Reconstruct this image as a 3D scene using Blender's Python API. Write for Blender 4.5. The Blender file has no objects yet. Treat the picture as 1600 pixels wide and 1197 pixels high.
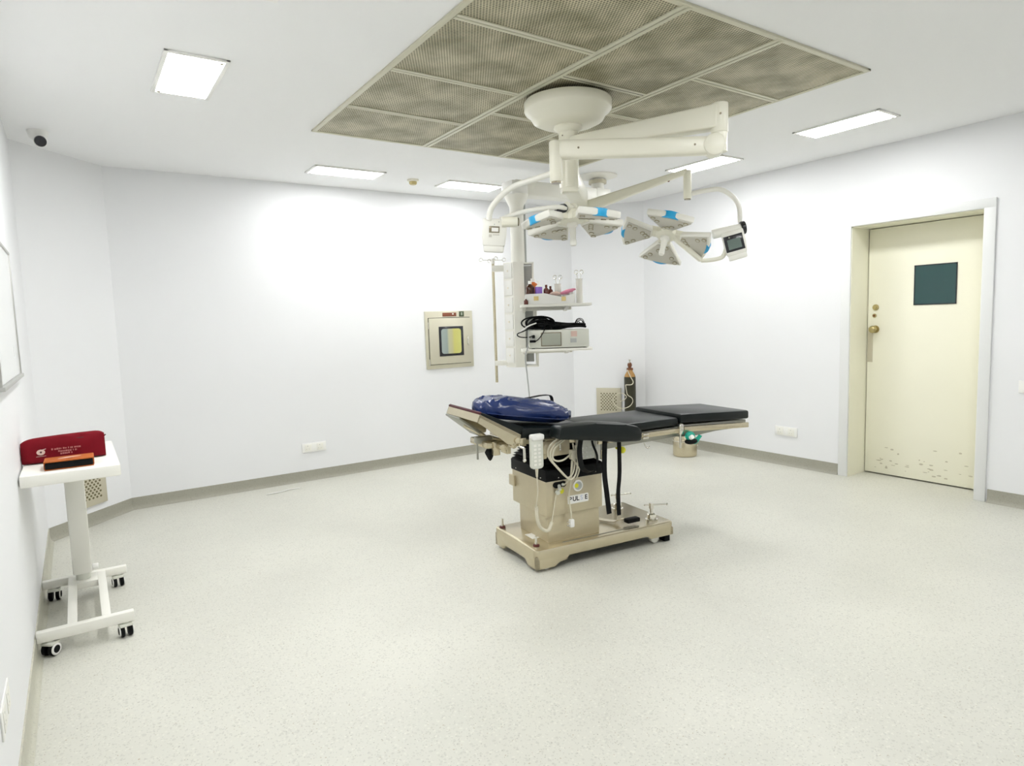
import bpy, bmesh, math, random
from mathutils import Vector, Matrix, Euler
random.seed(7)
SC = bpy.context.scene
COL = SC.collection
R = math.radians
PI = math.pi

# ------------------------------------------------------------------ camera
YAW, PITCH, ROLL, FPX = 0.5940, 0.0970, -0.0323, 1007.1
fw = Vector((math.sin(YAW)*math.cos(PITCH), math.cos(YAW)*math.cos(PITCH), -math.sin(PITCH)))
rt = Vector((math.cos(YAW), -math.sin(YAW), 0)); up = rt.cross(fw)
r2 = rt*math.cos(ROLL)+up*math.sin(ROLL); u2 = -rt*math.sin(ROLL)+up*math.cos(ROLL)
cd = bpy.data.cameras.new('camera'); cam = bpy.data.objects.new('camera', cd); COL.objects.link(cam)
m = Matrix((r2, u2, -fw)).transposed().to_4x4(); m.translation = Vector((0, 0, 1.5)); cam.matrix_world = m
cd.sensor_fit = 'HORIZONTAL'; cd.sensor_width = 36; cd.lens = 36*FPX/1600; cd.clip_start = .02
SC.camera = cam

# ------------------------------------------------------------------ world, exposure
w = bpy.data.worlds.new('world'); SC.world = w; w.use_nodes = True
w.node_tree.nodes['Background'].inputs[0].default_value = (.9, .93, 1, 1)
w.node_tree.nodes['Background'].inputs[1].default_value = .3
SC.view_settings.view_transform = 'Standard'
SC.view_settings.look = 'None'
SC.view_settings.gamma = 1
SC.view_settings.use_curve_mapping = False
SC.view_settings.exposure = 1.21
LAMP_STRENGTH = 17.0
LAMP_COLOR = (.99, .997, 1.0)

# ------------------------------------------------------------------ room measures
XL, XR, YB, YF, H, BH = -0.262, 5.682, 6.281, -1.3, 2.85, 0.10
LC = [(-0.262, 5.70), (0.30, 6.281)]        # left rear splayed corner
RC = [(5.19, 6.281), (5.682, 5.53)]         # right rear splayed corner
DY0, DY1, DZ, DD = 2.045, 3.06, 2.225, 0.27  # door recess

# ------------------------------------------------------------------ materials
def lin(c):
    if isinstance(c, str):
        c = [int(c[i:i+2], 16)/255 for i in (0, 2, 4)]
        c = [x/12.92 if x <= .04045 else ((x+.055)/1.055)**2.4 for x in c]
    return (c[0], c[1], c[2], 1)
def mat(name, col, rough=.5, metal=0, spec=.5, noise=0, nscale=20, emis=None, estr=0, trans=0, alpha=1, coat=0):
    mt = bpy.data.materials.new(name); mt.use_nodes = True
    nt = mt.node_tree; b = nt.nodes['Principled BSDF']
    b.inputs['Base Color'].default_value = lin(col); b.inputs['Roughness'].default_value = rough
    b.inputs['Metallic'].default_value = metal; b.inputs['Specular IOR Level'].default_value = spec
    b.inputs['Transmission Weight'].default_value = trans; b.inputs['Alpha'].default_value = alpha
    b.inputs['Coat Weight'].default_value = coat
    if emis: b.inputs['Emission Color'].default_value = lin(emis); b.inputs['Emission Strength'].default_value = estr
    tc = nt.nodes.new('ShaderNodeTexCoord')
    n = nt.nodes.new('ShaderNodeTexNoise'); n.inputs['Scale'].default_value = nscale; n.inputs['Detail'].default_value = 4
    nt.links.new(tc.outputs['Object'], n.inputs['Vector'])
    mx = nt.nodes.new('ShaderNodeMix'); mx.data_type = 'RGBA'; mx.blend_type = 'MULTIPLY'
    mx.inputs[6].default_value = lin(col)
    cr = nt.nodes.new('ShaderNodeMapRange'); cr.inputs[3].default_value = 1-noise; cr.inputs[4].default_value = 1+noise*.3
    nt.links.new(n.outputs['Fac'], cr.inputs[0]); mx.inputs[0].default_value = 1
    nt.links.new(cr.outputs[0], mx.inputs[7]); nt.links.new(mx.outputs[2], b.inputs['Base Color'])
    return mt
M = {}
M['wall'] = mat('wall paint', (.875, .882, .895), .55, noise=.02, nscale=1.5)
M['ceiling'] = mat('ceiling paint', (.96, .965, .97), .8, noise=.02, nscale=1.5)
M['cream'] = mat('cream door paint', (.95, .93, .77), .38, noise=.03, nscale=3)
M['frame_white'] = mat('pale door trim', (.82, .83, .82), .45)
M['white'] = mat('white powder coat', (.91, .90, .83), .35, noise=.02, nscale=6)
M['white2'] = mat('white plastic', (.92, .915, .88), .3)
M['ivory'] = mat('ivory enamel', (.90, .88, .75), .3, noise=.02, nscale=6)
M['grey_lamp'] = mat('grey lamp plate', (.62, .60, .53), .4)
M['led'] = mat('led lens', (.30, .26, .18), .2, metal=.4)
M['blue'] = mat('sky blue handle', (.02, .42, .80), .35)
M['blue_dark'] = mat('deep blue handle', (.05, .15, .52), .35)
M['black'] = mat('black rubber', (.004, .0045, .005), .55, spec=.15)
M['blackvinyl'] = mat('black vinyl pad', (.006, .0095, .009), .34, spec=.28, noise=.3, nscale=12)
M['screen'] = mat('dark screen', (.02, .02, .025), .15)
M['lcd'] = mat('grey lcd', (.16, .21, .19), .2)
M['steel'] = mat('brushed stainless steel', (.66, .59, .43), .26, metal=.85, noise=.1, nscale=30)
M['steel_matt'] = mat('matt stainless sheet', (.62, .55, .39), .36, metal=.55, noise=.06, nscale=40)
M['chrome'] = mat('chrome', (.78, .76, .70), .12, metal=1)
M['dark_steel'] = mat('shaded steel underside', (.36, .36, .31), .4, metal=.7)  # darker steel tone, shade of undersides put into the colour
M['bagblue'] = mat('navy vinyl', (.012, .030, .13), .26, noise=.25, nscale=9)
M['maroon'] = mat('maroon cloth', (.20, .004, .012), .7, spec=.15, noise=.25, nscale=14)
M['maroon_dark'] = mat('maroon seam', (.06, .004, .008), .6)
M['tan'] = mat('orange tan leather', (.50, .125, .018), .5, spec=.3, noise=.3, nscale=25)
M['print'] = mat('pale print', (.72, .52, .45), .6)
M['print_faint'] = mat('faded print', (.50, .16, .15), .6)
M['hand'] = mat('grey white plastic', (.72, .73, .65), .4)
M['cord'] = mat('cream cord', (.70, .66, .52), .45)
M['yellow'] = mat('yellow plastic', (.80, .78, .03), .4)
M['green'] = mat('green elastic', (.01, .38, .27), .5)
M['cyl_green'] = mat('olive brown cylinder paint', (.04, .038, .016), .4, noise=.5, nscale=10)
M['cyl_top'] = mat('ochre shoulder paint', (.50, .27, .07), .45, noise=.4, nscale=20)
M['brass'] = mat('worn brass valve', (.20, .08, .04), .4, metal=.5)
M['brassdoor'] = mat('brass lock', (.50, .42, .20), .35, metal=.8)
M['grey'] = mat('light grey plastic', (.50, .52, .50), .45)
M['grey_panel'] = mat('grey recess panel', (.42, .43, .42), .5)
M['greygreen'] = mat('grey green panel', (.40, .42, .35), .4)
M['amber'] = mat('amber bottle', (.07, .02, .008), .15)
M['orange'] = mat('orange label', (.75, .20, .04), .5)
M['purple'] = mat('purple label', (.30, .16, .62), .5)
M['redbrown'] = mat('dark red bottle', (.14, .03, .02), .2)
M['pink'] = mat('pink glove', (.80, .28, .42), .5)
M['tag_yellow'] = mat('pale yellow tag', (.85, .68, .30), .5)
M['glass'] = mat('clear beaker', (.92, .90, .82), .08, alpha=.45)
M['vent'] = mat('vent painted metal', (.60, .56, .43), .45, metal=.2)
M['lens'] = mat('lamp lens ring', (.36, .32, .20), .35)
M['slot'] = mat('vent slot', (.16, .14, .07), .7)
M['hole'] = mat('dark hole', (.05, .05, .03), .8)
M['box_steel'] = mat('pass box steel', (.66, .63, .50), .38, metal=.3, noise=.05, nscale=8)
M['pane_dark'] = mat('dark teal door glass', (.035, .085, .085), .12)
M['darkred'] = mat('dark red cap', (.10, .012, .01), .4)
M['board'] = mat('whiteboard', (.88, .90, .89), .15)
M['alu'] = mat('aluminium edge', (.5, .5, .48), .4, metal=.5)
M['logo_blue'] = mat('pale blue print', (.55, .62, .78), .5)
M['red_label'] = mat('red brown label', (.25, .08, .04), .5)
M['green_label'] = mat('dark green label', (.06, .09, .04), .5)

def ramp(nt, stops):
    cr = nt.nodes.new('ShaderNodeValToRGB'); e = cr.color_ramp.elements
    e[0].position, e[0].color = stops[0][0], lin(stops[0][1]); e[1].position, e[1].color = stops[-1][0], lin(stops[-1][1])
    for p_, c_ in stops[1:-1]:
        k = e.new(p_); k.color = lin(c_)
    return cr
def floor_mat(name, base, dark, k=1.0):
    mt = bpy.data.materials.new(name); mt.use_nodes = True; nt = mt.node_tree; b = nt.nodes['Principled BSDF']
    tc = nt.nodes.new('ShaderNodeTexCoord')
    def mixc(a, fac, col):
        mx = nt.nodes.new('ShaderNodeMix'); mx.data_type = 'RGBA'
        nt.links.new(fac, mx.inputs[0]); nt.links.new(a, mx.inputs[6]); mx.inputs[7].default_value = lin(col); return mx.outputs[2]
    n0 = nt.nodes.new('ShaderNodeTexNoise'); n0.inputs['Scale'].default_value = 1.3; n0.inputs['Detail'].default_value = 5
    nt.links.new(tc.outputs['Object'], n0.inputs['Vector'])
    r0 = ramp(nt, [(.3, [x*.94 for x in base]), (.7, [x*1.05 for x in base])]); nt.links.new(n0.outputs['Fac'], r0.inputs[0]); c = r0.outputs[0]
    for sc_, thr, col, seed, st in ((52, .36, [x*.84 for x in base], 0, .7), (60, .34, [min(1, x*1.12) for x in base], 11, .6), (95, .32, [x*.74 for x in base], 3, .7), (62, .15, dark, 7, .8), (46, .12, (.36, .28, .18), 17, .7)):
        mp = nt.nodes.new('ShaderNodeMapping'); mp.inputs['Location'].default_value = (seed, seed*.7, seed*.3)
        v = nt.nodes.new('ShaderNodeTexVoronoi'); v.inputs['Scale'].default_value = sc_
        wn_ = nt.nodes.new('ShaderNodeTexNoise'); wn_.inputs['Scale'].default_value = 60; nt.links.new(tc.outputs['Object'], wn_.inputs['Vector'])
        vs_ = nt.nodes.new('ShaderNodeVectorMath'); vs_.operation = 'MULTIPLY_ADD'; vs_.inputs[1].default_value = (.016, .016, .016)
        nt.links.new(wn_.outputs['Color'], vs_.inputs[0]); nt.links.new(tc.outputs['Object'], vs_.inputs[2])
        nt.links.new(vs_.outputs[0], mp.inputs['Vector']); nt.links.new(mp.outputs[0], v.inputs['Vector'])
        rr = ramp(nt, [(thr*.7, (st*k, st*k, st*k)), (thr, (0, 0, 0))]); nt.links.new(v.outputs['Distance'], rr.inputs[0])
        # keep only some of the cells
        sep = nt.nodes.new('ShaderNodeSeparateColor'); nt.links.new(v.outputs['Color'], sep.inputs[0])
        gt = nt.nodes.new('ShaderNodeMath'); gt.operation = 'GREATER_THAN'; gt.inputs[1].default_value = .45
        nt.links.new(sep.outputs[0], gt.inputs[0])
        mu = nt.nodes.new('ShaderNodeMath'); mu.operation = 'MULTIPLY'
        nt.links.new(rr.outputs[0], mu.inputs[0]); nt.links.new(gt.outputs[0], mu.inputs[1])
        c = mixc(c, mu.outputs[0], col)
    nt.links.new(c, b.inputs['Base Color']); b.inputs['Roughness'].default_value = .42; b.inputs['Specular IOR Level'].default_value = .4
    return mt
M['floor'] = floor_mat('speckled vinyl floor', (.655, .65, .58), (.32, .31, .26))
M['cove_light'] = floor_mat('speckled pale vinyl skirting', (.54, .53, .44), (.30, .29, .23), .7)
M['cove'] = floor_mat('speckled grey vinyl skirting', (.38, .37, .305), (.24, .23, .18), .7)

def perforated(name, scale=64):
    mt = bpy.data.materials.new(name); mt.use_nodes = True; nt = mt.node_tree; b = nt.nodes['Principled BSDF']
    tc = nt.nodes.new('ShaderNodeTexCoord'); sep = nt.nodes.new('ShaderNodeSeparateXYZ'); nt.links.new(tc.outputs['Object'], sep.inputs[0])
    def mth(op, a, bb=None):
        n = nt.nodes.new('ShaderNodeMath'); n.operation = op
        for i, q in enumerate((a, bb)):
            if q is None: continue
            if isinstance(q, (int, float)): n.inputs[i].default_value = q
            else: nt.links.new(q, n.inputs[i])
        return n.outputs[0]
    # staggered round holes, pitch 1/scale m
    x = mth('MULTIPLY', sep.outputs[0], scale); y = mth('MULTIPLY', sep.outputs[1], scale*1.1547)
    row = mth('FLOOR', y); odd = mth('MODULO', mth('ABSOLUTE', row), 2)
    xs = mth('ADD', x, mth('MULTIPLY', odd, .5))
    fx = mth('SUBTRACT', mth('FRACT', xs), .5); fy = mth('MULTIPLY', mth('SUBTRACT', mth('FRACT', y), .5), .866)
    d = mth('SQRT', mth('ADD', mth('MULTIPLY', fx, fx), mth('MULTIPLY', fy, fy)))
    hole = mth('LESS_THAN', d, .33)
    n0 = nt.nodes.new('ShaderNodeTexNoise'); n0.inputs['Scale'].default_value = 4.5; n0.inputs['Detail'].default_value = 4
    nt.links.new(tc.outputs['Object'], n0.inputs['Vector'])
    r0 = ramp(nt, [(.36, (.36, .33, .20)), (.64, (.66, .61, .44))]); nt.links.new(n0.outputs['Fac'], r0.inputs[0])
    mx = nt.nodes.new('ShaderNodeMix'); mx.data_type = 'RGBA'; nt.links.new(hole, mx.inputs[0]); nt.links.new(r0.outputs[0], mx.inputs[6])
    r1 = ramp(nt, [(.36, (.055, .052, .025)), (.64, (.16, .145, .09))]); nt.links.new(n0.outputs['Fac'], r1.inputs[0]); nt.links.new(r1.outputs[0], mx.inputs[7])
    nt.links.new(mx.outputs[2], b.inputs['Base Color']); b.inputs['Roughness'].default_value = .5; b.inputs['Metallic'].default_value = .15
    return mt
M['perf'] = perforated('perforated sheet')
M['canopy'] = mat('canopy frame enamel', (.66, .64, .50), .45, noise=.1, nscale=5)
for nm_, k_ in (('diffuser', 1.05), ('diffuser_dim', .80), ('diffuser_strong', 1.12)):  # same diffuser, emission varied only to even out brightness on the walls
    M[nm_] = mat('lit '+nm_, (.9, .9, .9), .4, emis=LAMP_COLOR, estr=LAMP_STRENGTH*k_)

# ------------------------------------------------------------------ geometry helpers
class MB:
    def __init__(s): s.bm = bmesh.new()
    def _fin(s, geo, mi, X, smooth=False):
        vs = [g for g in geo if isinstance(g, bmesh.types.BMVert)]
        fs = set(f for v in vs for f in v.link_faces)
        for f in fs: f.material_index = mi; f.smooth = smooth
        if X is not None: bmesh.ops.transform(s.bm, matrix=X, verts=vs)
        return s
    def add(s, other, X=None):
        me = bpy.data.meshes.new('t'); other.to_mesh(me)
        if X is not None: me.transform(X)
        s.bm.from_mesh(me); bpy.data.meshes.remove(me); other.free(); return s
    def box(s, x0, x1, y0, y1, z0, z1, bev=0, mi=0, X=None, seg=2):
        b = bmesh.new(); bmesh.ops.create_cube(b, size=1)
        for v in b.verts: v.co = Vector(((x0+x1)/2+v.co.x*(x1-x0), (y0+y1)/2+v.co.y*(y1-y0), (z0+z1)/2+v.co.z*(z1-z0)))
        if bev: bmesh.ops.bevel(b, geom=b.edges[:]+b.verts[:], offset=bev, segments=seg, profile=.5, affect='EDGES')
        for f in b.faces: f.material_index = mi; f.smooth = bool(bev)
        return s.add(b, X)
    def prism(s, pts, z0, z1, X=None, bev=0, mi=0, seg=2):
        """polygon (x,y) extruded from z0 to z1"""
        b = bmesh.new(); lo = [b.verts.new((x, y, z0)) for x, y in pts]; hi = [b.verts.new((x, y, z1)) for x, y in pts]
        b.faces.new(lo[::-1]); b.faces.new(hi); n = len(pts)
        for i in range(n): b.faces.new((lo[i], lo[(i+1) % n], hi[(i+1) % n], hi[i]))
        bmesh.ops.recalc_face_normals(b, faces=b.faces)
        if bev: bmesh.ops.bevel(b, geom=b.edges[:]+b.verts[:], offset=bev, segments=seg, profile=.5, affect='EDGES')
        for f in b.faces: f.material_index = mi; f.smooth = bool(bev)
        return s.add(b, X)
    def cyl(s, p0, p1, r0, r1=None, seg=24, mi=0, bev=0, X=None):
        r1 = r0 if r1 is None else r1; p0 = Vector(p0); p1 = Vector(p1); d = p1-p0
        b = bmesh.new(); bmesh.ops.create_cone(b, cap_ends=True, segments=seg, radius1=r0, radius2=r1, depth=d.length)
        if bev:
            es = [e for e in b.edges if len(e.link_faces) == 2 and any(len(f.verts) > 4 for f in e.link_faces)]
            bmesh.ops.bevel(b, geom=es, offset=bev, segments=2, profile=.5, affect='EDGES')
        for f in b.faces: f.material_index = mi; f.smooth = len(f.verts) < 5
        q = Vector((0, 0, 1)).rotation_difference(d.normalized()).to_matrix().to_4x4()
        q.translation = (p0+p1)/2
        return s.add(b, (X @ q) if X is not None else q)
    def tube(s, pts, r, seg=10, mi=0, n=6, X=None, closed=False):
        P = [Vector(p) for p in pts]
        if n > 1 and len(P) > 2:
            Q = []; L = len(P); rng = range(L if closed else L-1)
            for i in rng:
                a, b_, c, d = (P[(i-1) % L] if (closed or i > 0) else P[0]*2-P[1]), P[i], P[(i+1) % L], (P[(i+2) % L] if (closed or i+2 < L) else P[-1]*2-P[-2])
                for k in range(n):
                    t = k/n
                    Q.append(.5*((2*b_)+(-a+c)*t+(2*a-5*b_+4*c-d)*t*t+(-a+3*b_-3*c+d)*t**3))
            if not closed: Q.append(P[-1])
            P = Q
        rr = r if isinstance(r, (list, tuple)) else None
        b = bmesh.new(); rings = []; L = len(P); prev = None
        for i, q in enumerate(P):
            t = (P[(i+1) % L]-P[i-1]) if closed else (P[min(i+1, L-1)]-P[max(i-1, 0)])
            t.normalize()
            if prev is None:
                prev = t.orthogonal().normalized()
            prev = (prev-t*prev.dot(t)); prev = prev.normalized() if prev.length > 1e-6 else t.orthogonal().normalized()
            bn = t.cross(prev); rad = r if rr is None else rr[0]+(rr[1]-rr[0])*i/(L-1)
            rings.append([b.verts.new(q+(prev*math.cos(2*PI*k/seg)+bn*math.sin(2*PI*k/seg))*rad) for k in range(seg)])
        for i in range(L if closed else L-1):
            A, B = rings[i], rings[(i+1) % L]
            for k in range(seg): b.faces.new((A[k], A[(k+1) % seg], B[(k+1) % seg], B[k]))
        if not closed: b.faces.new(rings[0][::-1]); b.faces.new(rings[-1])
        for f in b.faces: f.material_index = mi; f.smooth = len(f.verts) == 4
        bmesh.ops.recalc_face_normals(b, faces=b.faces)
        return s.add(b, X)
    def strip(s, pts, wdir, width, th, mi=0, X=None, n=5):
        """flat band following pts, of given width along wdir and thickness th"""
        P = [Vector(p) for p in pts]; wd = Vector(wdir).normalized(); Q = []
        L = len(P)
        for i in range(L-1):
            a, b_, c, d = P[max(i-1, 0)], P[i], P[i+1], P[min(i+2, L-1)]
            for k in range(n):
                t = k/n; Q.append(.5*((2*b_)+(-a+c)*t+(2*a-5*b_+4*c-d)*t*t+(-a+3*b_-3*c+d)*t**3))
        Q.append(P[-1]); b = bmesh.new(); rings = []
        for i, q in enumerate(Q):
            t = (Q[min(i+1, len(Q)-1)]-Q[max(i-1, 0)]).normalized(); nn = t.cross(wd).normalized()
            rings.append([b.verts.new(q+wd*a_*width/2+nn*c_*th/2) for a_, c_ in ((-1, -1), (1, -1), (1, 1), (-1, 1))])
        for A, B in zip(rings, rings[1:]):
            for k in range(4): b.faces.new((A[k], A[(k+1) % 4], B[(k+1) % 4], B[k]))
        b.faces.new(rings[0][::-1]); b.faces.new(rings[-1]); bmesh.ops.recalc_face_normals(b, faces=b.faces)
        for f in b.faces: f.material_index = mi
        return s.add(b, X)
    def lathe(s, prof, c=(0, 0, 0), seg=40, mi=0, X=None):
        b = bmesh.new(); rings = []
        for r, z in prof:
            if r < 1e-5: rings.append([b.verts.new((c[0], c[1], c[2]+z))])
            else: rings.append([b.verts.new((c[0]+r*math.cos(2*PI*k/seg), c[1]+r*math.sin(2*PI*k/seg), c[2]+z)) for k in range(seg)])
        for A, B in zip(rings, rings[1:]):
            for k in range(seg):
                a0, a1, b0, b1 = A[k % len(A)], A[(k+1) % len(A)], B[k % len(B)], B[(k+1) % len(B)]
                vs = []
                for v in (a0, a1, b1, b0):
                    if v not in vs: vs.append(v)
                if len(vs) > 2: b.faces.new(vs)
        bmesh.ops.recalc_face_normals(b, faces=b.faces)
        for f in b.faces: f.material_index = mi; f.smooth = True
        me = b
        return s.add(me, X)
    def sphere(s, c, r, mi=0, scale=(1, 1, 1), X=None, seg=20):
        b = bmesh.new(); bmesh.ops.create_uvsphere(b, u_segments=seg, v_segments=seg//2, radius=r)
        for v in b.verts: v.co = Vector(c)+Vector((v.co.x*scale[0], v.co.y*scale[1], v.co.z*scale[2]))
        for f in b.faces: f.material_index = mi; f.smooth = True
        return s.add(b, X)
    def torus(s, c, R_, r, X=None, mi=0, seg=24, axis='z'):
        pts = []
        for k in range(seg):
            a = 2*PI*k/seg; x, y = R_*math.cos(a), R_*math.sin(a)
            pts.append(Vector(c)+(Vector((x, y, 0)) if axis == 'z' else Vector((x, 0, y)) if axis == 'y' else Vector((0, x, y))))
        return s.tube(pts, r, 8, mi, 1, X, True)
    def text(s, txt, size, X, mi=0, th=.0006, bold=False):
        cu = bpy.data.curves.new('t', 'FONT'); cu.body = txt; cu.size = size; cu.extrude = th; cu.align_x = 'CENTER'; cu.align_y = 'CENTER'
        if bold: cu.offset = size*.02
        o = bpy.data.objects.new('t', cu); me = bpy.data.meshes.new_from_object(o)
        me.transform(X)
        n0 = len(s.bm.faces); s.bm.from_mesh(me); s.bm.faces.ensure_lookup_table()
        for f in s.bm.faces[n0:]: f.material_index = mi
        bpy.data.meshes.remove(me); bpy.data.objects.remove(o); bpy.data.curves.remove(cu); return s

def world_of(o):
    m_ = o.matrix_basis.copy(); q = o.parent
    while q: m_ = q.matrix_basis @ m_; q = q.parent
    return m_
def build(name, mb, mats, parent=None, world=False, sharp=True):
    """link the collected shapes as ONE mesh object; world=True: shapes were given in world coordinates"""
    if isinstance(mats, str): mats = [mats]
    bm = mb.bm
    if world and parent: bmesh.ops.transform(bm, matrix=world_of(parent).inverted(), verts=bm.verts)
    ctr = Vector((0, 0, 0))
    if bm.verts:
        xs = [v.co for v in bm.verts]
        ctr = Vector([(min(c[i] for c in xs)+max(c[i] for c in xs))/2 for i in range(3)])
        if parent is None: ctr.z = min(c.z for c in xs)
    bmesh.ops.translate(bm, vec=-ctr, verts=bm.verts)
    me = bpy.data.meshes.new(name); bm.to_mesh(me); bm.free()
    for k in mats: me.materials.append(M[k])
    if sharp:
        try: me.set_sharp_from_angle(angle=R(40))
        except Exception: pass
    o = bpy.data.objects.new(name, me); COL.objects.link(o); o.location = ctr
    if parent: o.parent = parent
    return o
def thing(name, label, cat, loc=(0, 0, 0), rz=0, group=None):
    o = bpy.data.objects.new(name, None); COL.objects.link(o); o.location = loc; o.rotation_euler = (0, 0, rz)
    o.empty_display_size = .05
    o['label'] = label; o['category'] = cat
    if group: o['group'] = group
    return o
def tag(o, label, cat, group=None):
    o['label'] = label; o['category'] = cat
    if group: o['group'] = group
    return o
def struct(o): o['kind'] = 'structure'; return o
def basis(o, x, y, z):
    q = Matrix((Vector(x), Vector(y), Vector(z))).transposed().to_4x4(); q.translation = Vector(o); return q

# ================================================================== SETTING
T = .15
struct(build('floor', MB().box(XL-T, XR+.6, YF-T, YB+1.2, -.12, 0), 'floor'))
struct(build('ceiling', MB().box(XL-T, XR+.6, YF-T, YB+1.2, H, H+.12), 'ceiling'))
struct(build('wall_left', MB().prism([(XL, YF-T), LC[0], (XL-T, LC[0][1]+.06), (XL-T, YF-T)], 0, H), 'wall'))
struct(build('wall_back', MB().prism([LC[1], RC[0], (RC[0][0]+.05, YB+T), (LC[1][0]-.05, YB+T)], 0, H), 'wall'))
struct(build('wall_left_corner', MB().prism([LC[0], LC[1], (LC[1][0]-.05, YB+T), (XL-T, LC[0][1]+.06)], 0, H), 'wall'))
struct(build('wall_right_corner', MB().prism([RC[0], RC[1], (XR+.28, RC[1][1]+.1), (RC[0][0]+.05, YB+T)], 0, H), 'wall'))
mb = MB().prism([(XR, DY1), (XR+.28, DY1), (XR+.28, RC[1][1]+.1), RC[1]], 0, H)
mb.box(XR, XR+.28, YF-T, DY0, 0, H); mb.box(XR, XR+.28, DY0, DY1, DZ, H)
struct(build('wall_right', mb, 'wall'))
struct(build('wall_front', MB().box(XL, XR, YF-T, YF, 0, H), 'wall'))

def cove(name, A, B, nrm, cmat='cove'):
    """flooring turned up the wall: a skirting with a rounded foot"""
    A = Vector((*A, 0)); B = Vector((*B, 0)); d = (B-A); L = d.length; d.normalize(); n_ = Vector((*nrm, 0))
    prof = [(0, 0), (.028, 0), (.028, .0012), (.020, .004), (.013, .011), (.008, .026), (.006, .05), (.006, BH), (0, BH)]
    X = Matrix((n_, Vector((0, 0, 1)), n_.cross(Vector((0, 0, 1))))).transposed().to_4x4(); X.translation = A
    sgn = 1 if n_.cross(Vector((0, 0, 1))).dot(d) > 0 else -1
    m_ = MB().prism(prof, 0, L*sgn, X=X)
    return struct(build(name, m_, cmat))
def wn(A, B):
    d = Vector((B[0]-A[0], B[1]-A[1])).normalized(); return (d.y, -d.x)
cove('baseboard_left', (XL, YF), LC[0], (1, 0), 'cove_light')
cove('baseboard_left_corner', LC[0], LC[1], wn(LC[0], LC[1]))
cove('baseboard_back', LC[1], RC[0], (0, -1))
cove('baseboard_right_corner', RC[0], RC[1], wn(RC[0], RC[1]))
cove('baseboard_right', (XR, DY1+.075), RC[1], (-1, 0))
cove('baseboard_right_near', (XR, YF), (XR, DY0-.075), (-1, 0))
# door: deep cream recess, flush cream leaf, pale architrave
door = bpy.data.objects.new('door_1', None); COL.objects.link(door); door.location = (XR, (DY0+DY1)/2, 0); door['kind'] = 'structure'
mb = MB()
mb.box(XR-.0, XR+DD+.05, DY0-.0, DY0+.018, 0, DZ, mi=0); mb.box(XR, XR+DD+.05, DY1-.018, DY1, 0, DZ, mi=0); mb.box(XR, XR+DD+.05, DY0, DY1, DZ-.018, DZ, mi=0)
build('door_lining', mb, ['cream'], door, True)
mb = MB()
mb.box(XR-.018, XR, DY0-.065, DY0+.012, 0, DZ+.06, .004); mb.box(XR-.018, XR, DY1-.012, DY1+.07, 0, DZ+.06, .004)
mb.box(XR-.0185, XR, DY0-.064, DY1+.069, DZ-.012, DZ+.0595, .004)
build('architrave', mb, ['frame_white'], door, True)
mb = MB().box(XR+DD, XR+DD+.045, DY0+.022, DY1-.026, .012, DZ-.024, .003)
mb.box(XR+DD+.046, XR+DD+.06, DY0-.05, DY1+.05, 0, DZ+.05, mi=1)
build('door_leaf', mb, ['cream', 'hole'], door, True)
build('door_pane', MB().box(XR+DD-.004, XR+DD+.002, 2.335, 2.645, 1.525, 1.845, mi=0).box(XR+DD-.006, XR+DD-.002, 2.328, 2.652, 1.518, 1.526, mi=1).box(XR+DD-.006, XR+DD-.002, 2.328, 2.652, 1.844, 1.852, mi=1).box(XR+DD-.006, XR+DD-.002, 2.328, 2.336, 1.518, 1.852, mi=1).box(XR+DD-.006, XR+DD-.002, 2.644, 2.652, 1.518, 1.852, mi=1), ['pane_dark', 'screen'], door, True)
xk = XR+DD
build('door_lock', MB().cyl((xk, 2.965, 1.51), (xk-.012, 2.965, 1.51), .027, bev=.003).cyl((xk-.012, 2.965, 1.51), (xk-.02, 2.965, 1.51), .012), ['brassdoor'], door, True)
build('door_lock', MB().cyl((xk, 2.975, 1.437), (xk-.008, 2.975, 1.437), .018, bev=.002).cyl((xk-.006, 2.975, 1.437), (xk-.010, 2.975, 1.437), .010, mi=1), ['brassdoor', 'brass'], door, True)
build('door_knob', MB().cyl((xk, 2.965, 1.315), (xk-.03, 2.965, 1.315), .014).sphere((xk-.052, 2.965, 1.315), .033, scale=(.8, 1, 1)).cyl((xk, 2.965, 1.315), (xk-.006, 2.965, 1.315), .034), ['brassdoor'], door, True)
mb = MB().box(xk-.002, xk, 2.985, 3.03, 1.02, 1.33, .0005, 0); build('strike_plate', mb, ['vent'], door, True)
# scuffs low on the door leaf
mb = MB(); rs = random.Random(3)
for i in range(34):
    yy = 2.95-rs.random()**1.2*.8; zz = .06+rs.random()**1.8*.24; a, b_ = .006+rs.random()*.02, .003+rs.random()*.006
    pts = [(a*math.cos(t)*(.6+rs.random()*.5), b_*math.sin(t)*(.6+rs.random()*.5)) for t in [k*PI/4 for k in range(8)]]
    mb.prism(pts, 0, .0005, X=basis((xk-.0006, yy, zz), (0, -1, 0), (0, 0, 1), (-1, 0, 0)))
build('paint_chip', mb, ['vent'], door, True)['kind'] = 'stuff'

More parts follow.
